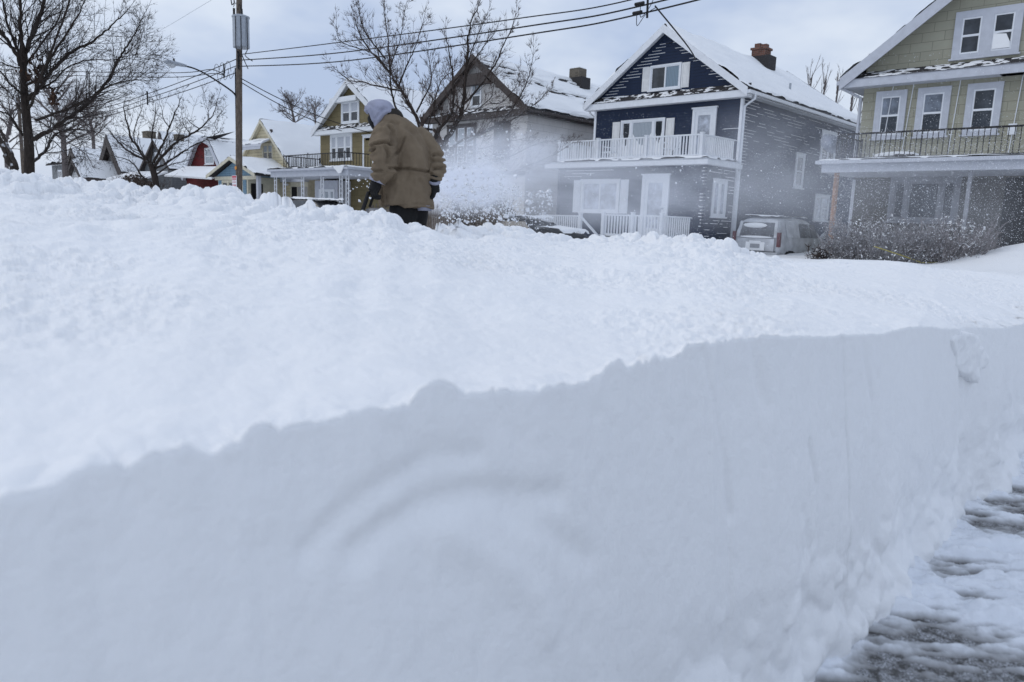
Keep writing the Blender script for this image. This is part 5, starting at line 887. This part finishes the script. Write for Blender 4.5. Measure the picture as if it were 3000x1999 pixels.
def vset(me, v): me.vertices.foreach_set('co', v.astype(np.float32).ravel()); me.update()
skin = plain('skin', (.42, .26, .2), .5, var=.05)
# body: one continuous skinned figure under the clothes
sk = [('pelvis', Q(1192, 612, .02), .13), ('spine', Q(1182, 540, .0), .12), ('chest', Q(1166, 430, -.02), .14), ('neck', Q(1142, 365, -.03), .06), ('skull', Q(1116, 330, -.03), .088), ('crown', Q(1112, 312, -.03), .07),
      ('lsh', Q(1128, 398, -.14), .06), ('lel', Q(1126, 478, -.24), .045), ('lwr', Q(1106, 532, -.22), .033), ('rsh', Q(1230, 402, .06), .06), ('rel', Q(1270, 478, .07), .045), ('rwr', Q(1272, 536, .0), .033),
      ('lhip', Q(1178, 632, -.06), .095), ('lkn', Q(1170, 720, -.12), .065), ('lan', Q(1186, 845, -.06), .045), ('lto', Q(1140, 858, -.1), .04), ('rhip', Q(1212, 632, .08), .095), ('rkn', Q(1206, 720, .06), .065), ('ran', Q(1224, 842, .14), .045), ('rto', Q(1180, 852, .12), .04), ('jaw', Q(1100, 350, -.03), .05), ('nose', Q(1084, 341, -.03), .016)]
idx = {n: i for i, (n, p, r) in enumerate(sk)}
ed = [('pelvis', 'spine'), ('spine', 'chest'), ('chest', 'neck'), ('neck', 'skull'), ('skull', 'crown'), ('skull', 'jaw'), ('jaw', 'nose'), ('chest', 'lsh'), ('lsh', 'lel'), ('lel', 'lwr'), ('chest', 'rsh'), ('rsh', 'rel'), ('rel', 'rwr'), ('pelvis', 'lhip'), ('lhip', 'lkn'), ('lkn', 'lan'), ('lan', 'lto'), ('pelvis', 'rhip'), ('rhip', 'rkn'), ('rkn', 'ran'), ('ran', 'rto')]
me = bpy.data.meshes.new('person'); me.from_pydata([tuple(p) for n, p, r in sk], [(idx[a], idx[b]) for a, b in ed], []); tmp = bpy.data.objects.new('tmp', me); COL.objects.link(tmp)
mo = tmp.modifiers.new('k', 'SKIN'); mo.use_smooth_shade = True
for i, (n, p, r) in enumerate(sk): me.skin_vertices[0].data[i].radius = (r, r)
me.skin_vertices[0].data[0].use_root = True; tmp.modifiers.new('s', 'SUBSURF').levels = 2
bm_me = bpy.data.meshes.new_from_object(tmp.evaluated_get(bpy.context.evaluated_depsgraph_get())); bpy.data.objects.remove(tmp); bm_me.materials.clear()
man = obj('person', bm_me, skin, None, True); man['label'] = 'person in brown quilted coat and gray hood seen from behind, gripping a snow shovel'; man['category'] = 'person'; LOC[man] = np.zeros(3)
# coat
cm = M()
cm.rings([ring(1126, 1178, 338, .085, -.02, -.02), ring(1119, 1186, 349, .11, -.02, -.02), ring(1108, 1205, 362, .135, -.01), ring(1100, 1226, 380, .16), ring(1097, 1240, 402, .18), ring(1099, 1250, 430, .19), ring(1106, 1256, 462, .19), ring(1114, 1257, 488, .18), ring(1119, 1256, 503, .172), ring(1118, 1258, 514, .178), ring(1114, 1262, 545, .19), ring(1112, 1267, 580, .20), ring(1111, 1271, 608, .205, 0, 0, ytilt=-4)])
for P, r_ in (([Q(1142, 378, -.08), Q(1126, 400, -.14), Q(1122, 432, -.20), Q(1126, 466, -.235), Q(1124, 492, -.24), Q(1115, 514, -.23), Q(1107, 530, -.22)], [.075, .098, .104, .102, .098, .08, .062]), ([Q(1216, 392, .05), Q(1238, 410, .07), Q(1256, 436, .09), Q(1271, 462, .09), Q(1277, 486, .06), Q(1275, 510, .02), Q(1272, 530, -.01)], [.08, .088, .088, .083, .078, .064, .05])):
    a, b = spath(P, r_); cm.tube(a, b, 20)
cme = remesh(cm, .011, 5, 'coat'); V = vget(cme); Nn = nget(cme)
uu = (V - CAM) @ Rh; ff = (V - CAM) @ Fh; zz_ = V[:, 2]
def rz(x, y, dd=0): p = Q(x, y, dd) - CAM; return float(p @ Rh), float(p[2] + CAM[2])
def fold(P, w, d, fmin=-9, fmax=9):
    best = np.full(len(V), 9.0); P = [rz(*q) for q in P]
    for (a, b), (c, e) in zip(P[:-1], P[1:]):
        L2 = (c - a) ** 2 + (e - b) ** 2; t = np.clip(((uu - a) * (c - a) + (zz_ - b) * (e - b)) / L2, 0, 1); best = np.minimum(best, np.hypot(uu - a - t * (c - a), zz_ - b - t * (e - b)))
    m = (ff > fmin) & (ff < fmax); g = best / w
    return np.where(m, -1.5 * d * np.exp(-g * g) + d * .6 * np.exp(-(g - 1.9) ** 2), 0)
c6 = lambda L: [(1000 + x / 3.733, 260 + y / 3.733) for x, y in L]
near = dict(fmin=0, fmax=DM + .02); arm = dict(fmin=0, fmax=DM - .2); disp = np.zeros(len(V))
disp += fold(c6([(600, 905), (700, 890), (780, 893), (860, 905), (950, 915)]), .010, .016, **near)                     # cinched waist
disp += fold(c6([(730, 560), (690, 660), (640, 760), (590, 840)]), .008, .011, **near) + fold(c6([(560, 440), (600, 500), (610, 600), (595, 660)]), .012, .02, **near)
disp += fold(c6([(355, 680), (450, 645), (540, 635), (600, 655)]), .011, .022, **arm) + fold(c6([(360, 730), (400, 725), (450, 705)]), .010, .02, **arm) + fold(c6([(350, 800), (400, 830), (440, 855)]), .010, .012, **arm) + fold(c6([(560, 690), (590, 760), (570, 840)]), .012, .016, **near) + fold(c6([(350, 925), (430, 935), (520, 930)]), .010, .014, **arm) + fold(c6([(380, 520), (470, 500), (560, 540)]), .02, .008, **arm)
disp += fold(c6([(1000, 730), (1060, 710), (1110, 745)]), .011, .018) + fold(c6([(990, 790), (1060, 790), (1125, 800)]), .010, .012) + fold(c6([(1010, 880), (1060, 870), (1105, 868)]), .012, .02) + fold(c6([(985, 940), (1040, 965), (1080, 965)]), .010, .014)
disp += fold(c6([(470, 1090), (475, 1150), (490, 1230), (495, 1270)]), .008, .014, **near) + fold(c6([(530, 1180), (535, 1215)]), .006, .008, **near) + fold(c6([(500, 1280), (600, 1300), (760, 1275), (900, 1265), (1000, 1290)]), .007, .006, **near) + fold(c6([(880, 1010), (950, 1110), (990, 1200)]), .014, .007, **near) + fold(c6([(740, 440), (850, 520), (900, 620)]), .02, .007, **near) + fold(c6([(640, 400), (560, 400), (500, 440)]), .014, .008, **near)
disp += .006 * fbm(uu * 16, zz_ * 16, ff * 16, 3, 401) + .0022 * fbm(uu * 50, zz_ * 26, ff * 50, 2, 405) + .004 * fbm(uu * 26, zz_ * 5, ff * 20, 2, 409) * (zz_ > 0)
vset(cme, V + Nn * disp[:, None])
ck = N('coat_canvas'); f1 = ck.noise(5, 6, .65); ck.col(ck.mix(ck.rng(f1, .3, .75), (.135, .102, .07), (.215, .168, .116))); n1 = ck.bump(ck.noise(320, 2), .35, .002); ck.bump(ck.noise(30, 4), .25, .008, n1); ck.set(.85, 0, .2)
obj('coat', cme, ck.m, man, True)
knit = plain('gray_hood_cotton', (.33, .34, .43), .95, var=.12, sc=14, bump=.35, bsc=240); blackk = plain('black_fabric', (.011, .011, .012), .85, var=.25, sc=18, bump=.3, bsc=160)
col_ = M(); 
for z, w in ((0, 0),): col_.rings([ring(1120, 1186, 352, .105, -.02, -.03), ring(1124, 1182, 340, .092, -.02, -.03), ring(1127, 1178, 332, .083, -.02, -.03), ring(1131, 1172, 334, .07, -.02, -.03)])
obj('collar', remesh(col_, .008, 3, 'collar'), plain('dark_collar', (.03, .026, .022), .9, bump=.3), man, True)
hm = M(); hm.rings([ring(1100, 1124, 292.5, .03, -.03), ring(1086, 1140, 297, .07, -.03), ring(1077, 1150, 306, .098, -.03), ring(1070, 1156, 317, .112, -.03), ring(1069, 1160, 326, .114, -.03), ring(1080, 1160, 336, .112, -.03), ring(1087, 1158, 347, .105, -.03), ring(1092, 1150, 358, .098, -.03), ring(1098, 1140, 370, .09, -.03), ring(1102, 1132, 380, .08, -.03)])
hme = remesh(hm, .008, 4, 'hood'); V = vget(hme); Nn = nget(hme); uu = (V - CAM) @ Rh; ff = (V - CAM) @ Fh; zz_ = V[:, 2]; disp = fold([(1076, 322), (1086, 338), (1096, 360), (1100, 376)], .007, .012) + fold([(1120, 372), (1132, 352), (1146, 340)], .012, .008) + fold([(1092, 312), (1108, 324), (1124, 330), (1142, 326)], .010, .005) + fold([(1110, 352), (1122, 338), (1134, 322)], .008, .005) + fold([(1082, 318), (1094, 336), (1103, 360)], .006, -.006) + .004 * fbm(uu * 16, zz_ * 12, ff * 16, 2, 411); vset(hme, V + Nn * disp[:, None]); obj('hood', hme, knit, man, True)
mk = M(); mk.rings([ring(1082, 1112, 338, .05, -.035), ring(1077, 1114, 346, .065, -.035), ring(1079, 1116, 358, .068, -.035), ring(1086, 1116, 370, .06, -.035), ring(1092, 1112, 380, .045, -.035)]); obj('face_mask', remesh(mk, .008, 3, 'face_mask'), blackk, man, True)
obj('eye', M().ball(Q(1083, 334, -.07), .012, 8, 6), plain('eye', (.02, .015, .012), .3), man)
tr_ = M()
for P, r_ in (([Q(1190, 585, .0), Q(1182, 625, -.05), Q(1174, 680, -.09), Q(1170, 722, -.12), Q(1180, 790, -.09), Q(1187, 838, -.06)], [.13, .118, .1, .088, .078, .07]), ([Q(1206, 585, .03), Q(1214, 625, .06), Q(1210, 680, .06), Q(1207, 722, .06), Q(1218, 790, .1), Q(1225, 838, .14)], [.13, .115, .1, .088, .078, .07])):
    a, b = spath(P, r_); tr_.tube(a, b, 16)
obj('trousers', remesh(tr_, .012, 4, 'trousers'), blackk, man, True)
obj('undershirt', M().rings([ring(1222, 1268, 604, .16, .02), ring(1226, 1262, 618, .15, .02)]), knit, man, True)
for px, py, dd, s in ((1186, 848, -.06, 0), (1225, 846, .14, 0)): a, b = spath([Q(px + 4, py - 12, dd), Q(px, py + 4, dd), Q(px - 25, py + 10, dd - .02), Q(px - 52, py + 12, dd - .05)], [.075, .075, .06, .045]); obj('boot', M().tube(a, b, 12), MAT['dark'], man, True)
# gloves: palm, four unequal fingers curled round the grip, thumb from the side of the palm
def glove(wr, kn, fdir, curl, thumb, name):
    g = M(); wr, kn = np.array(wr), np.array(kn); ax_ = unit(kn - wr); sd2 = unit(fdir - ax_ * (fdir @ ax_)); up2 = np.cross(ax_, sd2)
    a, b = spath([wr - ax_ * .07, wr - ax_ * .02, wr + ax_ * .03, kn], [.047, .042, .046, .043]); g.tube(a, b, 14)
    for i, (o, L) in enumerate(((-.036, .075), (-.012, .085), (.012, .08), (.035, .064))):
        p0 = kn - ax_ * .01 + up2 * o; p1 = p0 + ax_ * L * .45 + sd2 * .012; p2 = p1 + (ax_ * (1 - curl) + sd2 * curl) * L * .42; p3 = p2 + (ax_ * (-.35 * curl) + sd2) * L * .4
        a, b = spath([p0, p1, p2, p3], [.0165, .0155, .0145, .011], 4); g.tube(a, b, 8)
    t0 = wr + ax_ * .035 + up2 * thumb * .03; a, b = spath([t0, t0 + up2 * thumb * .03 + ax_ * .03 + sd2 * .015, t0 + up2 * thumb * .025 + ax_ * .055 + sd2 * .04, t0 + up2 * thumb * .01 + ax_ * .07 + sd2 * .06], [.022, .019, .016, .012], 4); g.tube(a, b, 8)
    return obj(name, remesh(g, .0055, 3, name), blackk, man, True)
glove(Q(1104, 533, -.22), Q(1094, 562, -.24), Fh * .5 + Rh * .8, .8, -1, 'glove'); glove(Q(1271, 540, .0), Q(1273, 565, .0), -Rh, .6, 1, 'glove')
for P, r_ in (((Q(1107, 527, -.22), Q(1104.5, 534, -.22)), .066), ((Q(1272, 528, -.01), Q(1271.5, 534, 0)), .053)): obj('cuff', M().tube([P[0], P[1]], r_, 16), knit, man, True)
# shovel
sv_ = thing('snow_shovel', 'black handled snow shovel with gray scoop gripped in the left glove', 'shovel', Q(1070, 660, -.3)); g0 = Q(1090, 572, -.215)
obj('shaft', M().tube([Q(1079, 566, -.2), Q(1072, 588, -.27), Q(1062, 618, -.36), Q(1050, 660, -.5)], .016, 10), blackk, sv_, True)
obj('grip', M().tube([Q(1079, 566, -.2), Q(1088, 560, -.2), Q(1098, 563, -.2), Q(1092, 580, -.2), Q(1083, 606, -.24)], .011, 8), blackk, sv_, True)
scp = M(); rs_ = []
for i, t in enumerate(np.linspace(-1, 1, 11)): rs_.append([Q(1096 + t * 24, 610 + 3 * t * t, -.3 - .05 * (1 - t * t)), Q(1096 + t * 26, 660, -.36 - .12 * (1 - t * t)), Q(1096 + t * 26, 662, -.375 - .12 * (1 - t * t)), Q(1096 + t * 24, 611 + 3 * t * t, -.315 - .05 * (1 - t * t))])
obj('scoop', scp.rings(rs_), plain('gray_plastic', (.2, .2, .21), .5), sv_, True)
# a slab of crust stuck high on the far corner of the cut face
sx_ = CAM[0] + WX - .115; tr2 = [(870, 420), (910, 340), (1050, 318), (1130, 340), (1150, 470), (1240, 490), (1245, 560), (1280, 620), (1240, 700), (1165, 730), (1150, 830), (1190, 880), (1090, 850), (1075, 800), (970, 790), (900, 700), (895, 600), (880, 500)]
sl_ = remesh(M().prism([tuple(on_x(2500 + x / 3.734, 880 + y / 3.734, sx_)) for x, y in tr2], (.085, 0, 0)), .011, 3, 'snow_slab'); V = vget(sl_); Nn = nget(sl_); vset(sl_, V + Nn * (.012 * fbm(V[:, 1] * 9, V[:, 2] * 9, V[:, 0] * 9, 3, 601) + .004 * fbm(V[:, 1] * 40, V[:, 2] * 40, V[:, 0] * 40, 2, 605))[:, None])
solo('snow_slab', sl_, SNOWB, 'irregular slab of crusted snow stuck high on the right end of the cut face', 'snow chunk', None, True)
# ------------------------------------------------------------------ thrown and blown snow
def flakes(n, gen, s0, s1, seed):
    r = np.random.default_rng(seed); C = gen(r, n); n = len(C); s = (s0 + (s1 - s0) * r.random(n) ** 2.5)[:, None]
    base = np.array([(1, 0, 0), (-.5, .87, 0), (-.5, -.87, 0), (0, 0, 1.1), (0, 0, -1.1)], float); V = np.empty((n, 5, 3))
    q = r.normal(size=(n, 4)); q /= np.linalg.norm(q, axis=1)[:, None]; w, x, y, z = q.T
    Rm = np.stack([np.stack([1 - 2 * (y * y + z * z), 2 * (x * y - z * w), 2 * (x * z + y * w)], 1), np.stack([2 * (x * y + z * w), 1 - 2 * (x * x + z * z), 2 * (y * z - x * w)], 1), np.stack([2 * (x * z - y * w), 2 * (y * z + x * w), 1 - 2 * (x * x + y * y)], 1)], 1)
    sc3 = .6 + .8 * r.random((n, 5, 1)); V = np.einsum('nij,kj->nki', Rm, base) * sc3 * s[:, :, None] + C[:, None, :]
    t = np.array([(0, 1, 3), (1, 2, 3), (2, 0, 3), (1, 0, 4), (2, 1, 4), (0, 2, 4)]); Fq = (np.arange(n)[:, None, None] * 5 + t[None]).reshape(-1, 3); return V.reshape(-1, 3), Fq
def pxgen(boxes):
    def gen(r, n):
        out = []; tot = sum(b[-1] for b in boxes)
        for x0, x1, y0, y1, d0, d1, w in boxes:
            k = int(n * w / tot); x = x0 + (x1 - x0) * r.random(k); y = y0 + (y1 - y0) * (1 - (1 - r.random(k)) ** .75); d = d0 + (d1 - d0) * r.random(k)
            out += [at_d(a, b, c) for a, b, c in zip(x, y, d)]
        return np.array(out)
    return gen
FL = m_snow('airborne_snow', (.86, .88, .92), .1, .1)
V1, F1 = flakes(48000, pxgen([(1320, 3100, 330, 690, 9, 20, 5), (2400, 3100, 380, 800, 5, 15, 7), (1900, 2600, 440, 720, 7, 18, 4), (1260, 1600, 420, 640, 8, 18, 2), (1280, 1600, 300, 450, 9, 18, .4), (2300, 3100, 150, 400, 7, 14, .8)]), .0013, .0045, 5)
struct('blowing_snow', np_mesh('blowing_snow', V1, F1, False), FL, 'stuff', 'fine snow grains blown across the navy and green houses', 'blowing snow')
V2, F2 = flakes(2600, pxgen([(1285, 1520, 540, 650, 7.2, 11, 6), (1270, 1480, 440, 560, 7.2, 12, 3), (1480, 1620, 560, 680, 8, 14, 2.2), (1290, 1560, 380, 480, 7.5, 12, .5), (1010, 1090, 510, 600, 7, 10, .15), (1500, 2300, 480, 660, 9, 15, .5)]), .005, .02, 6)
struct('thrown_snow', np_mesh('thrown_snow', V2, F2, False), FL, 'stuff', 'loose clumps of snow flung through the air right of the shoveller', 'thrown snow')
cl = M(); r9 = np.random.default_rng(12)
for i in range(48):
    x, y = (1290 + 330 * r9.random(), 560 + 95 * r9.random()) if i < 34 else (1290 + 260 * r9.random(), 480 + 100 * r9.random()); d = 7.4 + 2.5 * r9.random(); c = at_d(x, y, d); s = .010 + .022 * r9.random() ** 2
    rr = []
    for a in range(6):
        t = math.pi * (.04 + .92 * a / 5); rr.append([c + s * np.array([1.25 * math.sin(t) * math.cos(k * .785), math.sin(t) * math.sin(k * .785), .8 * math.cos(t)]) * (.45 + .9 * r9.random()) for k in range(8)])
    cl.rings(rr)
o = obj('flying_clods', cl, FL, None, True); o['kind'] = 'stuff'; o['label'] = 'bigger lumps of thrown snow falling right of the coat'; o['category'] = 'thrown snow'
# powder clouds: real volumes of drifting snow
def cloud(name, label, cx, cy, d, w, h, dep, dens, nscale, thr, seed, tilt=0):
    c = at_d(cx, cy, d); m = M().ball((0, 0, 0), 1, 20, 12); me = bpy.data.meshes.new(name); me.from_pydata(m.v, [], m.f); k = bpy.data.materials.new(name); k.use_nodes = True; t = k.node_tree; t.nodes.clear()
    out = t.nodes.new('ShaderNodeOutputMaterial'); pv = t.nodes.new('ShaderNodeVolumePrincipled'); pv.inputs['Color'].default_value = (.93, .95, 1, 1); pv.inputs['Anisotropy'].default_value = .0; t.links.new(pv.outputs[0], out.inputs['Volume'])
    tc = t.nodes.new('ShaderNodeTexCoord'); ln = t.nodes.new('ShaderNodeVectorMath'); ln.operation = 'LENGTH'; t.links.new(tc.outputs['Object'], ln.inputs[0])
    nz = t.nodes.new('ShaderNodeTexNoise'); nz.noise_dimensions = '4D'; nz.inputs['W'].default_value = seed; nz.inputs['Scale'].default_value = nscale; nz.inputs['Detail'].default_value = 4; nz.inputs['Roughness'].default_value = .6; nz.inputs['Distortion'].default_value = .4
    vm = t.nodes.new('ShaderNodeVectorMath'); vm.operation = 'MULTIPLY'; vm.inputs[1].default_value = (1, 1, 1); t.links.new(tc.outputs['Object'], vm.inputs[0]); t.links.new(vm.outputs[0], nz.inputs['Vector'])
    def mth(op, a, b):
        q = t.nodes.new('ShaderNodeMath'); q.operation = op; q.use_clamp = False
        for i, v in enumerate((a, b)):
            if hasattr(v, 'links'): t.links.new(v, q.inputs[i])
            else: q.inputs[i].default_value = v
        return q.outputs[0]
    fall = t.nodes.new('ShaderNodeMapRange'); fall.interpolation_type = 'SMOOTHSTEP'; t.links.new(ln.outputs['Value'], fall.inputs[0]); fall.inputs[1].default_value = 1.0; fall.inputs[2].default_value = .25; fall.inputs[3].default_value = 0; fall.inputs[4].default_value = 1
    nr = t.nodes.new('ShaderNodeMapRange'); nr.interpolation_type = 'SMOOTHSTEP'; t.links.new(nz.outputs['Fac'], nr.inputs[0]); nr.inputs[1].default_value = thr[0]; nr.inputs[2].default_value = thr[1]; nr.inputs[3].default_value = 0; nr.inputs[4].default_value = 1
    t.links.new(mth('MULTIPLY', mth('MULTIPLY', fall.outputs[0], nr.outputs[0]), dens), pv.inputs['Density'])
    me.materials.append(k); o = bpy.data.objects.new(name, me); COL.objects.link(o); o['kind'] = 'stuff'; o['label'] = label; o['category'] = 'snow cloud'
    right, fwd = Rh, Fh; up3 = ZZ; ct, st2 = math.cos(tilt), math.sin(tilt); r2 = right * ct + up3 * st2; u2 = up3 * ct - right * st2
    o.matrix_world = Matrix(((r2[0] * w, fwd[0] * dep, u2[0] * h, c[0]), (r2[1] * w, fwd[1] * dep, u2[1] * h, c[1]), (r2[2] * w, fwd[2] * dep, u2[2] * h, c[2]), (0, 0, 0, 1))); return o
cloud('snow_haze', 'dense white puff of thrown snow beside the coat', 1345, 540, 9.0, .88, .44, .8, 6, 2.6, (.40, .64), 1.0)
cloud('snow_haze', 'swirling powder cloud over the white house front', 1460, 485, 13, 1.6, 1.0, 1.5, 1.2, 1.8, (.38, .64), 2.0, .25)
cloud('snow_haze', 'blowing powder veil across the navy house ground floor', 1790, 565, 17.5, 3.8, 1.25, 2.2, .62, 1.6, (.32, .68), 3.0)
cloud('snow_haze', 'drifting powder over the navy house side wall and minivan', 2260, 510, 16, 2.8, 1.9, 2.4, .24, 1.5, (.3, .7), 4.0)
cloud('snow_haze', 'thin blown powder in front of the green porch', 2720, 600, 14, 3.0, 1.6, 2.5, .09, 1.4, (.3, .7), 5.0)
# ------------------------------------------------------------------ sky and light
wd_ = bpy.data.worlds.new('World'); sc.world = wd_; wd_.use_nodes = True; nt_ = wd_.node_tree; nt_.nodes.clear()
def wn(ty, **kw):
    q = nt_.nodes.new(ty)
    for k, v in kw.items(): setattr(q, k, v)
    return q
SUN_EL, SUN_ROT = R_(40), R_(235)
sky = wn('ShaderNodeTexSky', sky_type='NISHITA'); sky.sun_disc = False; sky.sun_elevation = SUN_EL; sky.sun_rotation = SUN_ROT; sky.air_density = 1.2; sky.dust_density = 2.0
b1 = wn('ShaderNodeBackground'); b1.inputs['Strength'].default_value = .08; nt_.links.new(sky.outputs[0], b1.inputs[0])
tc = wn('ShaderNodeTexCoord'); mp = wn('ShaderNodeMapping'); mp.inputs['Scale'].default_value = (1, 1, 2.2); nt_.links.new(tc.outputs['Generated'], mp.inputs[0])
ns = wn('ShaderNodeTexNoise'); ns.inputs['Scale'].default_value = 2.4; ns.inputs['Detail'].default_value = 5; ns.inputs['Roughness'].default_value = .55; nt_.links.new(mp.outputs[0], ns.inputs['Vector'])
cr_ = wn('ShaderNodeValToRGB'); cr_.color_ramp.elements[0].position = .38; cr_.color_ramp.elements[0].color = (.46, .56, .77, 1); cr_.color_ramp.elements[1].position = .68; cr_.color_ramp.elements[1].color = (.86, .92, 1.0, 1); nt_.links.new(ns.outputs['Fac'], cr_.inputs[0])
b2 = wn('ShaderNodeBackground'); b2.inputs['Strength'].default_value = .95; nt_.links.new(cr_.outputs[0], b2.inputs[0])
sp3 = wn('ShaderNodeSeparateXYZ'); nt_.links.new(tc.outputs['Generated'], sp3.inputs[0])           # overcast: the zenith is brighter than the horizon
mr_ = wn('ShaderNodeMapRange'); nt_.links.new(sp3.outputs[2], mr_.inputs[0])
for i_, v_ in enumerate((.1, 1.0, .92, .96)): mr_.inputs[i_ + 1].default_value = v_
br_ = wn('ShaderNodeMapRange'); nt_.links.new(sp3.outputs[0], br_.inputs[0])                        # extra strength added to unseen sky right and behind, lifting the cut face
for i_, v_ in enumerate((.0, 1.0, 1.0, 1.1)): br_.inputs[i_ + 1].default_value = v_
mu_ = wn('ShaderNodeMath', operation='MULTIPLY'); nt_.links.new(mr_.outputs[0], mu_.inputs[0]); nt_.links.new(br_.outputs[0], mu_.inputs[1]); nt_.links.new(mu_.outputs[0], b2.inputs['Strength'])
mx = wn('ShaderNodeMixShader'); mx.inputs[0].default_value = .86; nt_.links.new(b1.outputs[0], mx.inputs[1]); nt_.links.new(b2.outputs[0], mx.inputs[2])
wo = wn('ShaderNodeOutputWorld'); nt_.links.new(mx.outputs[0], wo.inputs[0])
sd = bpy.data.lights.new('sun', 'SUN'); sd.energy = .5; sd.angle = R_(30); sd.color = (1, .97, .93); so_ = bpy.data.objects.new('sun', sd); COL.objects.link(so_)
sv = Vector((math.sin(SUN_ROT) * math.cos(SUN_EL), math.cos(SUN_ROT) * math.cos(SUN_EL), math.sin(SUN_EL))); so_.rotation_euler = sv.to_track_quat('Z', 'Y').to_euler()
vs = sc.view_settings; vs.view_transform = 'Standard'; vs.look = 'None'; vs.gamma = 1; vs.exposure = .2; sc.display_settings.display_device = 'sRGB'
cy = sc.cycles; cy.max_bounces = 10; cy.diffuse_bounces = 5; cy.glossy_bounces = 3; cy.transmission_bounces = 4; cy.volume_bounces = 6; cy.transparent_max_bounces = 8
cy.use_denoising = True
try: cy.denoiser = 'OPENIMAGEDENOISE'; cy.denoising_input_passes = 'RGB_ALBEDO_NORMAL'
except Exception: pass
cy.caustics_reflective = False; cy.caustics_refractive = False
